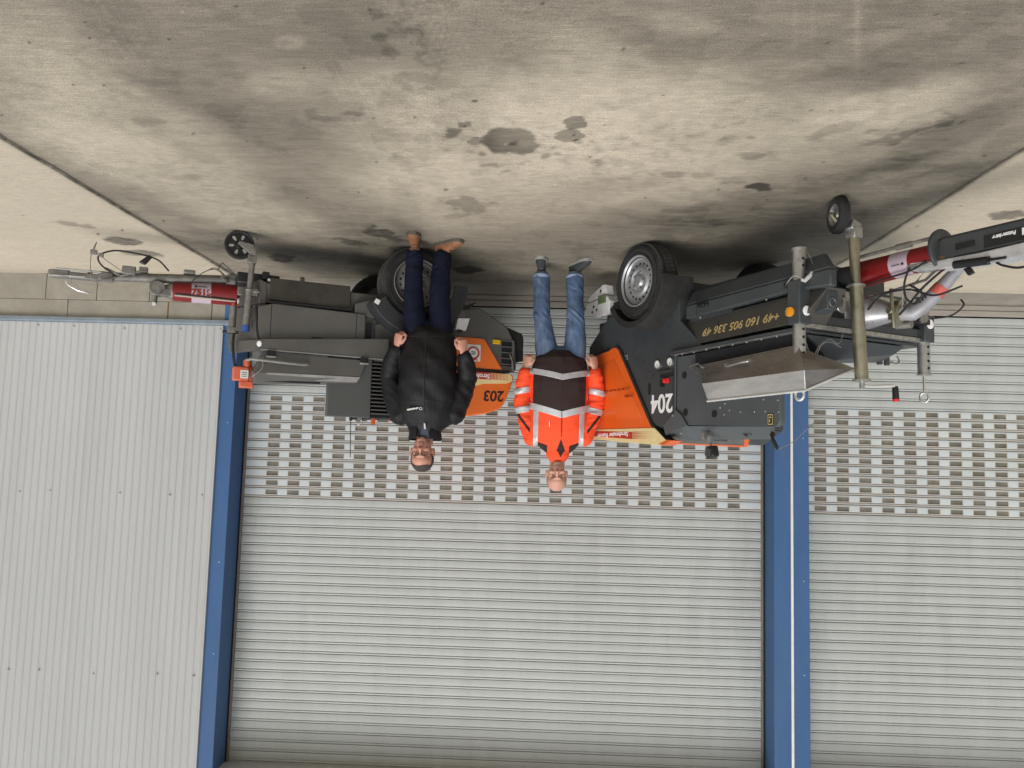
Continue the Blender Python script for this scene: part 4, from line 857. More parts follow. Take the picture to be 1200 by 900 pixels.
    text('drum_lettering', '7515', .062, DRT, D_, (1.43, -.0885, .428), (-1, 0, -.04), (.04, 0, -1), 1.1, bold=.003)
    MB().box(1.462, 1.478, -.0850, -.083, .374, .390).build('label_logo', BLKT, D_); MB().box(1.395, 1.455, -.0850, -.083, .379, .384).build('label_line', BLKT, D_)
    MB().tube([(1.19, -.088, .468), (1.61, -.070, .463)], .007, 8).build('drum_rod', mat('cream rod', (.45, .38, .30), .5), B)
    hose('drum_cable', [(1.19, -.09, .458), (1.40, -.085, .455), (1.61, -.072, .452)], .004, BLK, B)
    MB().tube([(1.125, -.07, .455), (1.175, -.07, .462)], .026, 14).build('white_coupling', WHP, B)
    MB().tube([(1.165, -.06, .485), (1.165, -.06, .515)], .014, 10).tube([(1.195, -.06, .48), (1.195, -.06, .51)], .018, 10).build('hose_fitting', mat('faded red cap', (.45, .06, .04), .5), B)
    MB().lathe([(0, .07), (.05, .045), (.10, .02)], (1.625, 0, .425), (1, 0, -.02), 20).build('drum_cone', DIRTM, B)
    MB().box(1.64, 1.72, -.06, .04, .42, .47).tube([(1.73, -.06, .42), (1.73, .05, .42)], .055, 18).tube([(1.745, -.02, .46), (1.745, -.02, .53)], .020, 12).tube([(1.745, -.02, .53), (1.745, -.02, .545)], .013, 10).build('outlet_coupling', DIRTM, B, .005)
    MB().lathe([(0, .016), (.02, .014)], (1.747, -.03, .535), (0, -1, .2), 12).build('bright_nut', BRIGHT, B)
    # coupling head and brake gear at the end of the drawbar
    MB().box(2.02, 2.12, -.045, .045, .335, .40).box(2.10, 2.34, -.035, .035, .360, .405).prism([(2.30, .345), (2.43, .36), (2.43, .41), (2.30, .41)], -.04, .04, 'xz').build('coupling_head', DIRTM, B, .010)
    MB().tube([(2.38, -.045, .352), (2.10, -.045, .345)], .008, 8).tube([(2.40, -.045, .40), (2.2, -.045, .392)], .005, 8).build('coupling_edge', GALV, B)
    MB().prism([(2.325, .405), (2.285, .405), (2.285, .44), (2.24, .468), (2.165, .492), (2.168, .507), (2.245, .492), (2.305, .462), (2.325, .435)], -.015, .015, 'xz').build('coupling_handle', BRIGHT, B, .004)
    build_each(MB().tube([(2.08, -.05, .315), (1.98, -.05, .355)], .012, 8).tube([(1.98, -.05, .36), (1.85, -.05, .31), (1.80, -.05, .30)], .009, 8).tube([(2.13, -.06, .425), (2.0, -.06, .37)], .008, 8).box(1.88, 1.97, -.06, .03, .28, .34).box(1.80, 1.86, -.05, .02, .272, .31).box(2.16, 2.19, -.02, .02, .34, .36).box(1.48, 1.56, -.045, .03, .255, .285), 'brake_gear', DIRTM, B, .006)
    hose('breakaway_cable', [(2.00, -.05, .36), (2.10, -.07, .30), (2.12, -.08, .235), (2.02, -.08, .185), (1.86, -.08, .19), (1.74, -.07, .215), (1.66, -.05, .285)], .006, BLK, B)
    MB().prism([(1.82, .265), (1.865, .25), (1.80, .185), (1.775, .20)], -.09, -.06, 'xz').build('trailer_plug', BLKP, B, .008)
    hose('safety_wire', [(2.16, -.05, .40), (2.17, -.08, .30), (2.165, -.09, .22), (2.14, -.09, .14), (2.15, -.09, .20), (2.13, -.09, .22), (2.06, -.08, .27), (1.96, -.06, .33)], .0028, DIRTM, B)
    MB().box(2.13, 2.175, -.105, -.085, .20, .235).box(2.09, 2.12, -.09, -.07, .215, .245).build('wire_clamp', DIRTM, B, .004)
    for z in (0, .012): hose('tie_wire', [(1.23, -.07, .32), (1.33, -.09, .245-z), (1.40, -.08, .255), (1.46, -.06, .30), (1.50, -.05, .345)], .003, BLK, B)
    hose('tie_wire', [(1.20, -.08, .26), (1.28, -.10, .20), (1.30, -.10, .19), (1.33, -.09, .25)], .003, BLK, B)
    MB().tube([(1.16, -.03, .315), (1.26, -.03, .305)], .045, 16).tube([(1.25, -.08, .335), (1.30, -.08, .29), (1.24, -.08, .27)], .008, 6).build('overrun_joint', DIRTM, B)
    # jockey wheel
    J = MB().tube([(1.118, -.40, .43), (1.130, -.40, .69)], .0265, 18).build('jockey_wheel', DIRTM, B, ang=50)
    MB().tube([(1.112, -.40, .20), (1.118, -.40, .43)], .021, 16).build('inner_tube', DIRTM, J)
    MB().tube([(1.128, -.40, .66), (1.130, -.40, .70)], .020, 12).build('white_collar', WHP, J)
    MB().tube([(1.130, -.40, .69), (1.131, -.40, .735)], [.030, .028], 16).build('blue_cap', BLUEC, J)
    MB().box(1.06, 1.10, -.42, -.36, .42, .47).tube([(1.118, -.40, .425), (1.118, -.40, .437)], .033, 16).tube([(1.09, -.42, .44), (1.05, -.42, .44)], .010, 8).build('tube_clamp', DIRTM, J, .003)
    MB().box(1.085, 1.145, -.43, -.37, .175, .235).hexa([(1.09, -.43, .19), (1.14, -.43, .19), (1.14, -.37, .19), (1.09, -.37, .19), (1.09, -.43, .12), (1.13, -.43, .10), (1.13, -.37, .10), (1.09, -.37, .12)]).prism([(1.09, .155), (1.11, .10), (1.21, .085), (1.22, .105), (1.14, .165)], -.433, -.427, 'xz').build('fork', DIRTM, J, .004)
    wc = (1.205, -.385, .105)
    MB().lathe([(-.022, .085), (-.026, .098), (-.014, .104), (.014, .104), (.026, .098), (.022, .085)], wc, (0, -1, 0), 40, True).build('jockey_tyre', BLK, J)
    MB().lathe([(-.006, .001), (-.006, .086), (.006, .086), (.006, .030), (.018, .022), (.020, .001)], wc, (0, -1, 0), 32).build('jockey_rim', BLKP, J)
    sp = MB()
    for k in range(6):
        a = 2*math.pi*k/6+.35
        ctr = Vector((wc[0]+math.sin(a)*.056, wc[1]-.0065, wc[2]+math.cos(a)*.056)); d = Vector((math.sin(a), 0, math.cos(a))); e = Vector((d.z, 0, -d.x))
        P = [ctr+d*(.020*math.cos(u))+e*(.010*math.sin(u)*(1+.35*math.cos(u))) for u in [2*math.pi*i/10 for i in range(10)]]
        sp.rings([P, [p+Vector((0, -.002, 0)) for p in P]])
    build_each(sp, 'rim_opening', mat('pale spoke gap', (.34, .32, .28), .7), J)
    # wheels, mudguards
    wheel(B, -.075, -.635, -1, rim=RIMD)
    wheel(B, -.075, .60, 1, rim=RIMD)
    f_ = fender(B, -.075, .385, 62, -92, -.42, -.655, mat('bluish black plastic', (.022, .024, .028), .5, var=.15, dirt=.3, dirtcol=(.06, .055, .05)), .014, .10)
    plate(MB(), [(.215, .455), (.250, .440), (.265, .470), (.232, .488)], -.6575, -.655).build('fender_sticker', WHP, f_)
    # white lamp behind the wheel
    W = MB().prism([(-.405, .600), (-.490, .606), (-.520, .507), (-.418, .515)], -.60, -.56, 'xz').build('rear_lamp', WREF, B, .003)
    MB().prism([(-.418, .512), (-.50, .505), (-.445, .405), (-.435, .41)], -.585, -.53, 'xz').build('lamp_stay', DGL, W, .003)
    MB().box(-.46, -.43, -.60, -.57, .605, .625).build('lamp_foot', BLKP, W, .003)
    # antenna rod, eye and orange clip on top
    MB().tube([(.345, -.42, 1.32), (.345, -.42, 1.345)], .012, 10).tube([(.345, -.42, 1.345), (.335, -.42, 1.62)], .003, 6).build('whip_antenna', BLKP, B)
    MB().box(.255, .285, -.40, -.37, 1.318, 1.352).ring((.27, -.40, 1.355), (0, 1, 0), .018, .005, 18, 6).build('roof_eye', GALV, B, .002)
    MB().box(.155, .185, -.42, -.39, 1.318, 1.365).build('orange_clip', mat('orange clip', (.60, .10, .03), .5), B, .004)
    MB().box(-.05, .12, -.42, -.40, 1.318, 1.332).build('roof_rail', DGL, B, .002)
    return B
pump203()

# ------------------------------------------------------------------ people
SKIN = None
def skin_mat(name, base, lip, lip_c, stub=None):
    m = mat(name, base, .5, var=.07, scale=30, spec=.35, bump=.05, bscale=300); n = m.node_tree.nodes; L = m.node_tree.links; b = n['Principled BSDF']
    b.inputs['Subsurface Weight'].default_value = .08; b.inputs['Subsurface Radius'].default_value = (.01, .004, .002)
    src = b.inputs['Base Color'].links[0].from_socket
    tc = n.new('ShaderNodeTexCoord')
    def spot(center, sc, colr, lo, hi, s0, amt=1.0):
        mp = n.new('ShaderNodeVectorMath'); mp.operation = 'SUBTRACT'; mp.inputs[1].default_value = center; L.new(tc.outputs['Object'], mp.inputs[0])
        ms = n.new('ShaderNodeVectorMath'); ms.operation = 'MULTIPLY'; ms.inputs[1].default_value = sc; L.new(mp.outputs[0], ms.inputs[0])
        ln = n.new('ShaderNodeVectorMath'); ln.operation = 'LENGTH'; L.new(ms.outputs[0], ln.inputs[0])
        r = n.new('ShaderNodeMapRange'); r.inputs['From Min'].default_value = hi; r.inputs['From Max'].default_value = lo; r.inputs['To Max'].default_value = amt; L.new(ln.outputs['Value'], r.inputs[0])
        x = n.new('ShaderNodeMix'); x.data_type = 'RGBA'; L.new(r.outputs[0], x.inputs['Factor']); L.new(s0, x.inputs['A']); x.inputs['B'].default_value = (*colr, 1)
        return x.outputs['Result']
    if stub: src = spot(stub[0], stub[1], stub[2], .6, 1.0, src, stub[3])
    src = spot(lip_c, (1/.026, 1/.03, 1/.0085), lip, .6, 1.1, src, .8)
    L.new(src, b.inputs['Base Color']); return m
def loftm(mb, P, rad, seg=20, ref=None):
    """closed tapered limb through points P with (rx, ry) half widths; rx lies along ref"""
    P = [Vector(p) for p in P]; ref = Vector(ref or (1, 0, 0)); rs = []
    n = len(P)
    def ringat(c, d, rx, ry):
        y = d.cross(ref)
        if y.length < 1e-3: y = d.cross(Vector((0, 1, 0)))
        y.normalize(); x = y.cross(d).normalized()
        return [c+x*rx*math.cos(2*math.pi*k/seg)+y*ry*math.sin(2*math.pi*k/seg) for k in range(seg)]
    for i, p in enumerate(P):
        d = (P[min(i+1, n-1)]-P[max(i-1, 0)]).normalized(); r = rad[i]; rx, ry = (r, r) if not isinstance(r, (tuple, list)) else r
        if i == 0:
            e = min(rx, ry)*.6
            for u in (.98, .7): rs.append(ringat(p-d*e*u, d, rx*math.sqrt(1-u*u), ry*math.sqrt(1-u*u)))
        rs.append(ringat(p, d, rx, ry))
        if i == n-1:
            e = min(rx, ry)*.6
            for u in (.7, .98): rs.append(ringat(p+d*e*u, d, rx*math.sqrt(1-u*u), ry*math.sqrt(1-u*u)))
    mb.rings(rs); return mb
def ell(mb, c, r, rot=None, seg=20):
    c = Vector(c); rs = []
    for j in range(1, 12):
        a = math.pi*j/12; rs.append([Vector((r[0]*math.sin(a)*math.cos(2*math.pi*k/seg), r[1]*math.sin(a)*math.sin(2*math.pi*k/seg), -r[2]*math.cos(a))) for k in range(seg)])
    if rot is not None: rs = [[rot @ p for p in q] for q in rs]
    mb.rings([[c+p for p in q] for q in rs]); return mb
def remesh(mb, name, m, parent, voxel, smooth=2, disp=None, carve=None):
    bmesh.ops.recalc_face_normals(mb.bm, faces=mb.bm.faces)
    me = bpy.data.meshes.new('tmp'); mb.bm.to_mesh(me); mb.bm.free(); o = bpy.data.objects.new('tmp', me); col.objects.link(o)
    md = o.modifiers.new('r', 'REMESH'); md.mode = 'VOXEL'; md.voxel_size = voxel; md.adaptivity = 0
    if smooth: s_ = o.modifiers.new('s', 'SMOOTH'); s_.factor = .5; s_.iterations = smooth
    me2 = bpy.data.meshes.new_from_object(o.evaluated_get(bpy.context.evaluated_depsgraph_get())); bpy.data.objects.remove(o); me2.name = name
    if disp or carve:
        n = len(me2.vertices); co = np.empty(n*3); no = np.empty(n*3); me2.vertices.foreach_get('co', co); me2.vertices.foreach_get('normal', no)
        co = co.reshape(-1, 3); no = no.reshape(-1, 3)
        if carve:
            for c, r, dv in carve:     # soft push: displaces vertices near c along dv
                d2 = (((co-np.array(c))/np.array(r))**2).sum(1); co = co+np.exp(-d2)[:, None]*np.array(dv)
        if disp:
            dd = np.array([disp(Vector(p), Vector(q)) for p, q in zip(co, no)]); co = co+no*dd[:, None]
        me2.vertices.foreach_set('co', co.ravel()); me2.update()
    me2.polygons.foreach_set('use_smooth', [True]*len(me2.polygons)); me2.materials.clear(); me2.materials.append(m)
    ob = bpy.data.objects.new(name, me2); col.objects.link(ob); ob.parent = parent; return ob
def patch(src, planes, off, name, m, parent, cond=None):
    """the piece of a garment inside the half spaces (point, normal pointing inwards), lifted off the cloth"""
    bm = bmesh.new(); bm.from_mesh(src.data)
    for p, nrm in planes:
        p = Vector(p); nrm = Vector(nrm)
        bmesh.ops.bisect_plane(bm, geom=bm.verts[:]+bm.edges[:]+bm.faces[:], plane_co=p, plane_no=-nrm, clear_outer=True)
    if cond:
        bmesh.ops.delete(bm, geom=[f for f in bm.faces if not cond(f.calc_center_median(), f.normal)], context='FACES')
    bm.normal_update()
    for v in bm.verts: v.co += v.normal*off
    me = bpy.data.meshes.new(name); bm.to_mesh(me); bm.free()
    me.polygons.foreach_set('use_smooth', [True]*len(me.polygons)); me.materials.clear(); me.materials.append(m)
    o = bpy.data.objects.new(name, me); col.objects.link(o); o.parent = parent
    md = o.modifiers.new('thick', 'SOLIDIFY'); md.thickness = off*1.1; md.offset = -1
    return o
def fingers(mb, wrist, d, n, t, k=1.0, curl=(35, 55, 40), spread=4):
    """hand at wrist: d towards the fingertips, n back of the hand, t thumb side"""
    d = Vector(d).normalized(); n = Vector(n).normalized(); t = Vector(t); t = (t-d*t.dot(d)).normalized(); n = t.cross(d) if t.cross(d).dot(n) > 0 else d.cross(t)
    W = Vector(wrist)
    loftm(mb, [W-d*.03*k, W+d*.01*k, W+d*.05*k, W+d*.088*k], [(.026*k, .020*k), (.029*k, .019*k), (.041*k, .0165*k), (.040*k, .0135*k)], 16, t)
    L_ = [.070, .080, .075, .060]
    for i in range(4):
        off = (.030-.020*i)*k; p = W+d*(.086-(.004 if i in (0, 3) else 0)-.004*(i == 3))*k+t*off
        ang = 0; pts = [p-d*.02*k]; q = p; pts.append(q); a = 0
        for j, (fr, c) in enumerate(zip((.44, .31, .25), curl)):
            a += R(c+i*3); dd = d*math.cos(a)-n*math.sin(a)+t*math.sin(R(spread*(1.5-i)))*.6
            q = q+dd.normalized()*L_[i]*fr*k; pts.append(q)
        r0 = (.0088 if i < 3 else .0076)*k
        loftm(mb, pts, [r0, r0*1.02, r0*.96, r0*.88, r0*.72], 10, t)
    p = W+d*.022*k+t*.026*k-n*.006*k
    loftm(mb, [p-t*.012*k, p+d*.016*k+t*.014*k-n*.006*k, p+d*.046*k+t*.022*k-n*.016*k, p+d*.072*k+t*.016*k-n*.026*k], [.012*k, .0125*k, .0105*k, .0082*k], 10, n)
def head(mb, c, k, jaw=1.0, chin=1.0):
    """c: centre of the skull at eye height; faces -Y"""
    C = Vector(c); E = lambda o, r, rot=None, s=20: ell(mb, C+Vector(o)*k, (r[0]*k, r[1]*k, r[2]*k), rot, s)
    E((0, .018, .035), (.074, .094, .082)); E((0, .0, -.010), (.066, .082, .080)); E((0, -.020, -.055), (.052*jaw, .060, .056)); E((0, -.048, -.090), (.030*chin, .030, .022))
    E((0, -.028, .040), (.060, .060, .050))
    E((0, -.083, .014), (.045, .012, .010))                                   # brow
    loftm(mb, [C+Vector((0, -.080, .012))*k, C+Vector((0, -.092, -.012))*k, C+Vector((0, -.102, -.034))*k], [.0085*k, .0095*k, .0125*k], 10)
    for s in (-1, 1):
        E((s*.012, -.094, -.037), (.0085, .010, .007)); E((s*.036, -.068, -.030), (.022, .018, .016))   # nostril, cheek
        E((s*.074, .012, -.012), (.009, .018, .030), Matrix.Rotation(s*R(-18), 3, 'Z'))                    # ear
        E((s*.078, .020, .006), (.008, .014, .012))
        E((s*.030, -.0745, -.002), (.0135, .009, .0085))                      # lids
    E((0, -.083, -.062), (.022, .010, .0050)); E((0, -.081, -.071), (.020, .010, .0055)); E((0, -.078, -.052), (.022, .010, .009)); E((0, -.064, -.080), (.020, .014, .012))
def eyes(body, C, k, parent):
    C = Vector(C)
    for s in (-1, 1):
        e = ell(MB(), C+Vector((s*.030, -.0755, -.001))*k, (.0105*k, .0095*k, .0062*k), seg=16).build('eye', mat('eye white', (.55, .52, .48), .25), parent, ang=90)
        p = C+Vector((s*.030, -.0850, -.001))*k
        MB().lathe([(0, .0046*k), (.0012, .0040*k)], p, (0, -1, 0), 14).build('iris', mat('dark iris', (.03, .02, .015), .2), e)
    for s in (-1, 1):
        loftm(MB(), [C+Vector((s*.014, -.0925, .0135))*k, C+Vector((s*.030, -.0945, .0175))*k, C+Vector((s*.046, -.084, .0125))*k], [.0022*k, .0030*k, .0018*k], 8).build('eyebrow', mat('grey brown hair', (.09, .07, .055), .8, var=.3, scale=200), parent, ang=90)
def shoe(parent, heel, toe, up, sole_m, m, lace, k=1.0, name='shoe'):
    h = Vector((*heel, 0)); t = Vector((*toe, 0)); d = (t-h); L_ = d.length; d.normalize(); s = Vector((-d.y, d.x, 0)); mb = MB()
    st = [(.00, .030, .085), (.08, .036, .098), (.22, .038, .100), (.36, .037, .092), (.50, .042, .078), (.65, .048, .064), (.80, .047, .054), (.92, .038, .044), (1.0, .020, .034)]
    rs = []
    for u, w, hh in st:
        c = h+d*L_*u; rs.append([c+s*w*k*math.cos(a)*(1 if math.sin(a) < .2 else .86)+Vector((0, 0, .020+max(0, (hh-.020))*max(0, math.sin(a))**.8)) for a in [2*math.pi*i/20 for i in range(20)]])
    mb.rings(rs); ell(mb, h+d*L_*.18+Vector((0, 0, .085)), (.042*k, .050*k, .035))
    o = remesh(mb, name, m, parent, .004, 3, lambda p, n: .0012*mnoise.noise(p*70))
    sk_ = MB(); loftm(sk_, [h+d*L_*.20+Vector((0, 0, .07)), h+d*L_*.18+Vector((0, 0, .175))], [(.038*k, .043*k), (.040*k, .044*k)], 16); sk_.build('sock', mat('dark sock', (.016, .017, .024), .9), o, ang=80)
    MB().prism([(-.014, 0), (.014, 0), (.020, .07), (-.020, .07)], 0, .006, 'xy').build('tongue', lace, o).matrix_local = Matrix.Translation(h+d*L_*.60+Vector((0, 0, .070)))@(Matrix.Rotation(math.atan2(d.y, d.x)+math.pi/2, 4, 'Z')@Matrix.Rotation(R(-26), 4, 'X'))
    rs = []
    for u, w, hh in st:
        w2 = w+.003; c = h+d*(L_*(u*1.03-.015)); rs.append([c+s*a_*w2*k+Vector((0, 0, z_)) for a_, z_ in ((-1, .002), (-.9, 0), (.9, 0), (1, .002), (1, .024), (-1, .024))])
    MB().rings(rs).build('sole', sole_m, o, .003)
    for j in range(4):
        c = h+d*L_*(.40+.07*j)+Vector((0, 0, .094-.012*j)); MB().tube([c-s*.020*k-Vector((0, 0, .006)), c+Vector((0, 0, .002)), c+s*.022*k-Vector((0, 0, .008))], .0036, 6).build('lace', lace, o)
    return o
def wr(p, n, k, f, seed):     # soft cloth folds
    q = Vector((p.x*f[0]+seed, p.y*f[1], p.z*f[2])); a = mnoise.noise(q); b = mnoise.noise(q*2.3+Vector((3, 1, 7)))
    return k*((1-2*abs(a))*.6+b*.4-.2)

# ---------- the man in the orange jacket
def man_orange():
    P = tag(empty('person', (-.18, 6.13, 0)), 'man in orange and brown hi-vis jacket with silver stripes and light jeans', 'person')
    sk = skin_mat('skin fair', (.56, .31, .225), (.40, .16, .13), (0.012, -.085, 1.658), ((.01, -.06, 1.640), (1/.062, 1/.07, 1/.040), (.33, .215, .17), .55))
    hc = (.004, .01, 1.722); k = 1.06
    mb = MB(); head(mb, hc, k, .98, 1.0)
    loftm(mb, [(0, .045, 1.45), (.0, .035, 1.56), (.002, .022, 1.66)], [(.070, .065), (.060, .062), (.058, .062)], 20)
    loftm(mb, [(0, .02, .80), (0, .02, .95), (0, .01, 1.15), (0, .015, 1.35), (0, .03, 1.49)], [(.150, .10), (.160, .11), (.165, .115), (.165, .11), (.10, .07)], 24)
    LW = (.270, -.045, .875); RW = (-.277, -.045, .868)
    for sgn, W, el, sh in ((1, LW, (.285, .03, 1.14), (.185, .03, 1.455)), (-1, RW, (-.292, .03, 1.13), (-.185, .03, 1.45))):
        loftm(mb, [sh, ((sh[0]+el[0])/2, .03, (sh[2]+el[2])/2), el, W], [.048, .044, .038, .027], 16)
        fingers(mb, W, (-sgn*.18, -.05, -1), (sgn*.75, -.65, 0), (-sgn*.3, -1, .1) if False else (-sgn*.75, -.6, 0), 1.02, (42, 62, 40))
    for sgn, hip, kn, an in ((1, (.095, .02, .88), (.150, .01, .47), (.163, .056, .09)), (-1, (-.095, .02, .88), (-.115, .01, .46), (-.104, .058, .09))):
        loftm(mb, [hip, kn, an], [.075, .050, .026], 16)
        loftm(mb, [(an[0], an[1]+.03, .06), (an[0]+(-.02 if sgn < 0 else 0), an[1]-.02, .045)], [(.024, .024), (.022, .014)], 14)
    body = remesh(mb, 'body', sk, P, .0036, 1, None, [((hc[0]+s*.030*k, hc[1]-.086*k, hc[2]+.001), (.013, .02, .009), (0, .0045, 0)) for s in (-1, 1)]+[((hc[0], hc[1]-.094*k, hc[2]-.0665*k), (.022, .02, .0016), (0, .004, 0))])
    eyes(body, hc, k, body)
    # close cropped grey sides of the head
    hm = ell(MB(), (hc[0], hc[1]+.019*k, hc[2]+.034*k), (.0755*k, .096*k, .083*k)).build('cropped_hair', mat('cropped grey hair', (.20, .15, .125), .9, var=.3, scale=300, bump=.3, bscale=900), body, ang=90)
    bm = bmesh.new(); bm.from_mesh(hm.data)
    bmesh.ops.delete(bm, geom=[f for f in bm.faces if f.calc_center_median().y < hc[1]-.005 or f.calc_center_median().z > hc[2]+.075 or f.calc_center_median().z < hc[2]-.035], context='FACES'); bm.to_mesh(hm.data); bm.free()
    # jeans
    jm = mat('washed denim', (.080, .125, .215), .85, var=.35, scale=9, spec=.2, dirt=.85, dirtcol=(.27, .33, .43), bump=.25, bscale=350, stretch=(1.4, 1, .5))
    mb = MB()
    loftm(mb, [(-.005, .03, .76), (-.005, .03, .86), (-.005, .03, .95)], [(.165, .115), (.185, .125), (.18, .12)], 28)
    loftm(mb, [(.092, .025, .82), (.118, .015, .66), (.142, .0, .50), (.150, .0, .44), (.158, .022, .30), (.163, .042, .125)], [(.098, .108), (.086, .098), (.070, .082), (.068, .079), (.066, .078), (.069, .080)], 24)
    loftm(mb, [(-.105, .025, .82), (-.122, .015, .66), (-.120, .0, .50), (-.117, .0, .43), (-.114, .03, .30), (-.108, .050, .120)], [(.098, .108), (.088, .098), (.073, .082), (.071, .080), (.068, .079), (.072, .080)], 24)
    J = remesh(mb, 'jeans', jm, P, .0065, 3, lambda p, n: wr(Vector((p.x, p.y, p.z+p.x*.8)), n, .007, (9, 6, 9 if p.z > .25 else 22), 4)+(.010*math.exp(-((p.z-.45)/.05)**2)*mnoise.noise(Vector((p.x*12, 0, (p.z+p.x)*40)))))
    loftm(MB(), [(.162, .042, .118), (.163, .040, .135)], [(.072, .082), (.071, .081)], 24).build('trouser_hem', mat('pale hem denim', (.22, .29, .40), .85, var=.2), J)
    loftm(MB(), [(-.108, .050, .113), (-.108, .049, .130)], [(.075, .083), (.074, .082)], 24).build('trouser_hem', MATS['pale hem denim'], J)
    # jacket
    og = mat('fluorescent orange cloth', (.90, .090, .030), .75, var=.06, scale=8, spec=.2, bump=.15, bscale=250)
    bd = og.node_tree.nodes['Principled BSDF']
    mb = MB()
    loftm(mb, [(0, .01, .815), (0, .0, .88), (0, -.012, 1.0), (0, -.012, 1.12), (0, -.005, 1.25), (0, .01, 1.36), (0, .02, 1.44), (0, .028, 1.50), (0, .032, 1.545)], [(.212, .150), (.222, .160), (.226, .170), (.222, .165), (.222, .155), (.222, .145), (.200, .125), (.138, .105), (.088, .088)], 40)
    for sgn, W, el, sh in ((1, LW, (.296, .035, 1.13), (.182, .03, 1.435)), (-1, RW, (-.300, .035, 1.12), (-.182, .03, 1.430))):
        m1 = ((sh[0]*.55+el[0]*.45)+sgn*.012, .035, sh[2]*.5+el[2]*.5)
        m2 = ((el[0]+W[0])/2+sgn*.004, (el[1]+W[1])/2, (el[2]+W[2])/2)
        cf = (W[0]-sgn*.0, W[1]+.004, W[2]+.025)
        loftm(mb, [sh, m1, el, m2, cf], [(.088, .092), (.078, .085), (.066, .074), (.058, .064), (.050, .054)], 24)
    def dj(p, n):
        if abs(p.x) > .225: return wr(p, n, .012, (6, 6, 16), 9)
        return wr(p, n, .007, (8, 8, 6), 2)
    Jk = remesh(mb, 'jacket', og, P, .006, 4, dj)
    loftm(MB(), [(0, .02, 1.495), (.0, .014, 1.54), (.0, .006, 1.572)], [(.118, .100), (.094, .088), (.088, .083)], 32).build('tmp', og, Jk)
    colr_ = bpy.data.objects['tmp']; colr_.name = 'collar'
    brn = mat('dark brown cloth', (.040, .026, .024), .85, var=.15, scale=9, spec=.2, bump=.2, bscale=250)
    sil = mat('silver reflective tape', (.52, .52, .54), .4, var=.06, scale=14, metal=.2)
    zc = -.020     # zip line
    def chev(s, zc_, zs, w, off, name, m_, xmax=.236, top=None):
        # half of a chevron on side s: zc_ at the zip, zs at the side seam
        nx = -(zs-zc_)*s; nz = .225; L_ = math.hypot(nx, nz); up = Vector((nx/L_, 0, nz/L_))
        pl = [((zc, 0, zc_), up), ((zc, 0, zc_+(w if top is None else top)), -up), ((zc, 0, 0), (s, 0, 0)), ((s*xmax, 0, 0), (-s, 0, 0))]
        return patch(Jk, pl, off, name, m_, Jk)
    for s in (1, -1):
        # dark lower front
        nx = .065/.225*s; L_ = math.hypot(nx, 1)
        patch(Jk, [((zc, 0, 1.222), Vector((-nx, 0, -1)).normalized()), ((zc, 0, 0), (s, 0, 0)), ((s*.205, 0, 0), (-s, 0, 0)), ((0, -.02, 0), (0, -1, 0))], .0022, 'dark_front_panel', brn, Jk)
        patch(Jk, [((0, 0, .905), (0, 0, -1)), ((zc, 0, 0), (s, 0, 0)), ((s*.235, 0, 0), (-s, 0, 0))], .0018, 'dark_hem', brn, Jk)
        chev(s, .932, .882, .047, .0045, 'reflective_stripe', sil)
        chev(s, 1.222, 1.157, .052, .0045, 'reflective_stripe', sil)
        patch(Jk, [((s*.160, 0, 0), (s, 0, 0)), ((s*.198, 0, 0), (-s, 0, 0)), ((0, 0, 1.215), (0, 0, 1))], .0035, 'brace_stripe', sil, Jk)
        W = LW if s > 0 else RW
        for zz, w in ((1.035, .044), (1.185, .050)):
            t_ = .10*s
            patch(Jk, [((s*.236, 0, 0), (s, 0, 0)), ((s*.29, 0, zz), Vector((-t_*2, 0, 1)).normalized()), ((s*.29, 0, zz+w), Vector((t_*2, 0, -1)).normalized())], .0040, 'sleeve_stripe', sil, Jk)
        patch(Jk, [((s*.226, 0, 0), (s, 0, 0)), ((s*.26, 0, 1.315), Vector((s*.8, 0, .6))), ((s*.26, 0, 1.345), Vector((-s*.8, 0, -.6)))], .0030, 'dark_shoulder_inset', brn, Jk)
        patch(Jk, [((s*.085, 0, 0), (s, 0, 0)), ((s*.085, 0, 1.487), Vector((s*.35, 0, 1))), ((s*.16, 0, 0), (-s, 0, 0)), ((0, .01, 0), (0, -1, 0))], .0030, 'dark_shoulder_inset', brn, Jk)
        patch(Jk, [((s*.145, 0, 0), (s, 0, 0)), ((s*.150, 0, 0), (-s, 0, 0)), ((0, 0, .99), (0, 0, 1)), ((0, 0, 1.09), (0, 0, -1)), ((0, -.05, 0), (0, -1, 0))], .0042, 'pocket_edge', mat('pocket piping', (.015, .012, .012), .6), Jk)
    # open neck showing the dark shirt
    patch(colr_, [((zc, 0, 1.578), Vector((1, 0, -.5)).normalized()), ((zc, 0, 1.578), Vector((-1, 0, -.5)).normalized()), ((0, -.02, 0), (0, -1, 0))], .003, 'open_neck', brn, colr_)
    patch(Jk, [((zc, 0, 1.435), Vector((1, 0, .36)).normalized()), ((zc, 0, 1.435), Vector((-1, 0, .36)).normalized()), ((0, -.02, 0), (0, -1, 0)), ((zc, 0, 1.53), (0, 0, -1))], .0032, 'open_neck', brn, Jk)
    MB().tube([(zc, -.170, 1.23), (zc, -.158, 1.30), (zc, -.143, 1.42)], .0025, 6).build('zip', brn, Jk)
    MB().tube([(.075, -.165, 1.30), (.074, -.158, 1.345)], .0025, 6).build('pocket_tab', WHT, Jk)
    g = mat('dark grey trainer', (.035, .038, .040), .7, var=.3, scale=40, bump=.2); so = mat('grey white sole', (.30, .29, .27), .6)
    shoe(P, (.160, .105), (.176, -.165), 0, so, g, BLKT)
    shoe(P, (-.080, .10), (-.215, -.130), 0, so, g, BLKT)
    return P
man_orange()

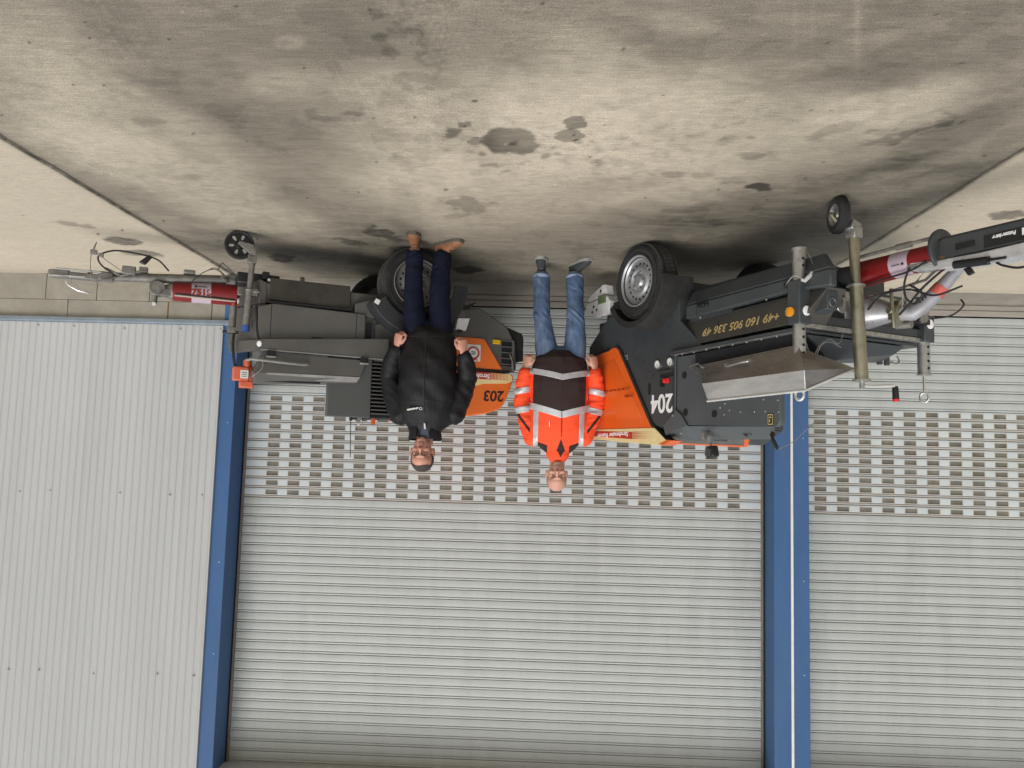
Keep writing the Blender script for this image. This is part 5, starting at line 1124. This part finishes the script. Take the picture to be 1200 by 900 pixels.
# ---------- the man in the black jacket
def man_black():
    P = tag(empty('person', (.80, 5.62, 0)), 'man in black winter jacket, glasses, dark blue jeans and tan shoes', 'person')
    sk = skin_mat('skin ruddy', (.52, .26, .19), (.36, .13, .11), (.018, -.086, 1.511), ((.02, -.06, 1.495), (1/.060, 1/.07, 1/.040), (.36, .19, .15), .45))
    hc = (.022, .0, 1.576); k = 1.09
    mb = MB(); head(mb, hc, k, 1.06, 1.1)
    loftm(mb, [(0, .045, 1.30), (.005, .035, 1.42), (.012, .020, 1.50)], [(.075, .070), (.064, .066), (.062, .066)], 20)
    loftm(mb, [(0, .02, .74), (0, .02, .88), (0, .0, 1.05), (0, .015, 1.22), (0, .03, 1.36)], [(.150, .10), (.160, .12), (.165, .125), (.165, .11), (.10, .07)], 24)
    LW = (.228, -.075, .800); RW = (-.262, -.075, .835)
    for sgn, W, el, sh in ((1, LW, (.285, .035, 1.02), (.185, .03, 1.33)), (-1, RW, (-.278, .035, 1.02), (-.180, .03, 1.32))):
        loftm(mb, [sh, ((sh[0]+el[0])/2, .03, (sh[2]+el[2])/2), el, W], [.048, .044, .038, .027], 16)
        fingers(mb, W, (-sgn*(.22 if sgn > 0 else .10), -.22, -1), (sgn*.6, -.75, 0), (-sgn*.75, -.6, 0), 1.0, (50, 70, 45))
    for sgn, hip, kn, an in ((1, (.095, .02, .78), (.130, -.01, .40), (.128, -.06, .085)), (-1, (-.095, .02, .78), (-.062, -.01, .40), (-.070, .035, .085))):
        loftm(mb, [hip, kn, an], [.072, .050, .026], 16)
        loftm(mb, [(an[0], an[1]+.02, .06), (an[0]+(-.03 if sgn < 0 else 0), an[1]-.01, .045)], [(.024, .024), (.022, .014)], 14)
    body = remesh(mb, 'body', sk, P, .0036, 1, None, [((hc[0]+s*.030*k, hc[1]-.086*k, hc[2]+.001), (.013, .02, .009), (0, .0045, 0)) for s in (-1, 1)]+[((hc[0], hc[1]-.094*k, hc[2]-.0665*k), (.022, .02, .0016), (0, .004, 0))])
    eyes(body, hc, k, body)
    hr = mat('short grey hair', (.055, .045, .040), .85, var=.5, scale=120, bump=.5, bscale=500)
    mb = MB(); ell(mb, (hc[0], hc[1]+.018*k, hc[2]+.038*k), (.0785*k, .099*k, .087*k)); H = remesh(mb, 'hair', hr, body, .004, 0, lambda p, n: .002*mnoise.noise(p*120))
    bm = bmesh.new(); bm.from_mesh(H.data)
    def keep(c):
        x, y, z = c.x-hc[0], c.y-hc[1], c.z-hc[2]
        if y < -.020: return z > .084+.008*math.sin(x*60)      # hairline above the forehead
        if y < .012: return z > .030 or abs(x) > .070 and z > .005
        return z > -.045
    bmesh.ops.delete(bm, geom=[f for f in bm.faces if not keep(f.calc_center_median())], context='FACES'); bm.to_mesh(H.data); bm.free()
    # glasses
    gl = MB()
    for s in (-1, 1): gl.ring((hc[0]+s*.031, hc[1]-.1055, hc[2]-.004), (0, 1, 0), .0225, .0018, 28, 6, .68)
    gl.tube([(hc[0]-.011, hc[1]-.106, hc[2]+.002), (hc[0], hc[1]-.110, hc[2]+.004), (hc[0]+.011, hc[1]-.106, hc[2]+.002)], .0016, 6)
    for s in (-1, 1): gl.tube([(hc[0]+s*.054, hc[1]-.103, hc[2]+.003), (hc[0]+s*.078, hc[1]-.058, hc[2]+.003), (hc[0]+s*.085, hc[1]+.01, hc[2]+.002)], .0018, 6)
    gl.build('glasses', BLKT, body)
    # jeans
    jm = mat('dark blue denim', (.0045, .0065, .019), .85, var=.35, scale=6, spec=.2, bump=.25, bscale=350)
    mb = MB()
    loftm(mb, [(0, .03, .66), (0, .03, .76), (0, .03, .86)], [(.150, .110), (.175, .125), (.17, .12)], 28)
    loftm(mb, [(.092, .02, .74), (.115, .005, .58), (.128, -.015, .44), (.132, -.02, .36), (.130, -.035, .22), (.126, -.040, .10)], [(.092, .104), (.082, .094), (.072, .084), (.068, .080), (.064, .076), (.062, .078)], 24)
    loftm(mb, [(-.090, .025, .74), (-.076, .01, .58), (-.064, .0, .44), (-.062, .0, .36), (-.066, .02, .22), (-.072, .035, .095)], [(.092, .104), (.082, .094), (.074, .084), (.072, .082), (.070, .078), (.064, .078)], 24)
    remesh(mb, 'jeans', jm, P, .0065, 3, lambda p, n: wr(Vector((p.x, p.y, p.z-p.x*.8)), n, .010, (9, 6, 9 if p.z > .22 else 20), 14))
    # jacket
    bj = mat('black jacket cloth', (.0085, .0082, .0092), .6, var=.15, scale=7, spec=.28, bump=.12, bscale=300)
    mb = MB()
    loftm(mb, [(0, .015, .722), (0, .005, .80), (0, -.015, .92), (0, -.02, 1.04), (0, -.005, 1.17), (0, .01, 1.26), (0, .022, 1.33), (.003, .03, 1.385), (.006, .03, 1.43)], [(.192, .145), (.200, .158), (.206, .175), (.208, .178), (.216, .160), (.220, .145), (.205, .125), (.135, .105), (.088, .090)], 40)
    for sgn, W, el, sh in ((1, LW, (.290, .045, 1.01), (.182, .03, 1.310)), (-1, RW, (-.282, .045, 1.01), (-.180, .03, 1.295))):
        m1 = ((sh[0]*.5+el[0]*.5)+sgn*.012, .045, sh[2]*.5+el[2]*.5); m2 = ((el[0]+W[0])/2+sgn*.010, (el[1]+W[1])/2, (el[2]+W[2])/2); cf = (W[0]+sgn*.004, W[1]+.006, W[2]+.020)
        loftm(mb, [sh, m1, el, m2, cf], [(.092, .098), (.082, .092), (.072, .080), (.062, .068), (.050, .052)], 24)
    def dj(p, n):
        if abs(p.x) > .205: return wr(Vector((p.x, p.y, p.z+p.x*.7)), n, .012, (6, 6, 10), 21)
        return wr(p, n, .010, (7, 7, 5), 33)+.004*math.sin((p.z+p.x*.8)*38)*(1 if p.z < 1.2 else .3)
    Jk = remesh(mb, 'jacket', bj, P, .006, 4, dj)
    # stand-up collar, open, shirt below
    mb = MB(); rs = []
    for z, rx, ry, fl in ((1.370, .138, .105, 0), (1.42, .118, .098, .010), (1.470, .124, .104, .020), (1.482, .118, .100, .018), (1.43, .104, .090, .006), (1.38, .10, .085, 0)):
        pts = []
        for i in range(29):
            a = R(-90+24+(360-48)*i/28); pts.append(Vector((.008+rx*math.cos(a), .022+ry*math.sin(a)-fl*(1 if math.sin(a) < -.5 else 0), z-(.015 if math.sin(a) < -.6 else 0))))
        rs.append(pts)
    bmc = mb.bm; V = [[bmc.verts.new(p) for p in r] for r in rs]
    for a_, b_ in zip(V, V[1:]+V[:1]):
        for i in range(28): bmc.faces.new((a_[i], a_[i+1], b_[i+1], b_[i]))
    for e in (0, 28): bmc.faces.new([r[e] for r in V])
    mb.build('collar', bj, Jk, ang=60)
    patch(Jk, [((.0, 0, 1.335), Vector((1, 0, .30)).normalized()), ((.0, 0, 1.335), Vector((-1, 0, .30)).normalized()), ((0, -.02, 0), (0, -1, 0))], .003, 'checked_shirt', mat('blue grey shirt', (.04, .05, .075), .8, var=.5, scale=60), Jk)
    MB().tube([(-.004, -.118, 1.36), (-.010, -.120, 1.40)], .006, 6).build('shirt_edge', WHP, Jk)
    MB().tube([(.0, -.176, .76), (.0, -.203, .95), (.0, -.203, 1.08), (.002, -.172, 1.20), (.002, -.142, 1.30)], .003, 6).build('zip', BLKT, Jk)
    lg = MB()
    for i in range(9):
        x = .115-i*.009; lg.box(x-.0035, x+.0035, -.161, -.146, 1.262-i*.0016-(i % 3)*.001, 1.272-i*.0020+(i % 2)*.003, Matrix.Rotation(R(12), 3, 'Y'))
    lg.ring((.022, -.156, 1.256), (0, 1, 0), .009, .002, 14, 5); lg.build('chest_logo', WHT, Jk)
    for s in (1, -1):
        patch(Jk, [((s*.120, 0, 0), Vector((s, 0, .12)).normalized()), ((s*.124, 0, 0), Vector((-s, 0, -.12)).normalized()), ((0, 0, .84), (0, 0, 1)), ((0, 0, 1.02), (0, 0, -1)), ((0, -.05, 0), (0, -1, 0))], .003, 'pocket_zip', BLKT, Jk)
    patch(Jk, [((0, 0, .735), (0, 0, -1)), ((.21, 0, 0), (-1, 0, 0)), ((-.21, 0, 0), (1, 0, 0))], .004, 'hem_band', bj, Jk)
    tn = mat('tan leather', (.21, .092, .040), .6, var=.2, scale=20, bump=.1); so = mat('dark tread sole', (.10, .085, .07), .7)
    shoe(P, (.128, -.012), (.112, -.275), 0, so, tn, mat('brown lace', (.06, .04, .03), .8))
    shoe(P, (-.022, .06), (-.225, -.095), 0, so, tn, MATS['brown lace'])
    return P
man_black()
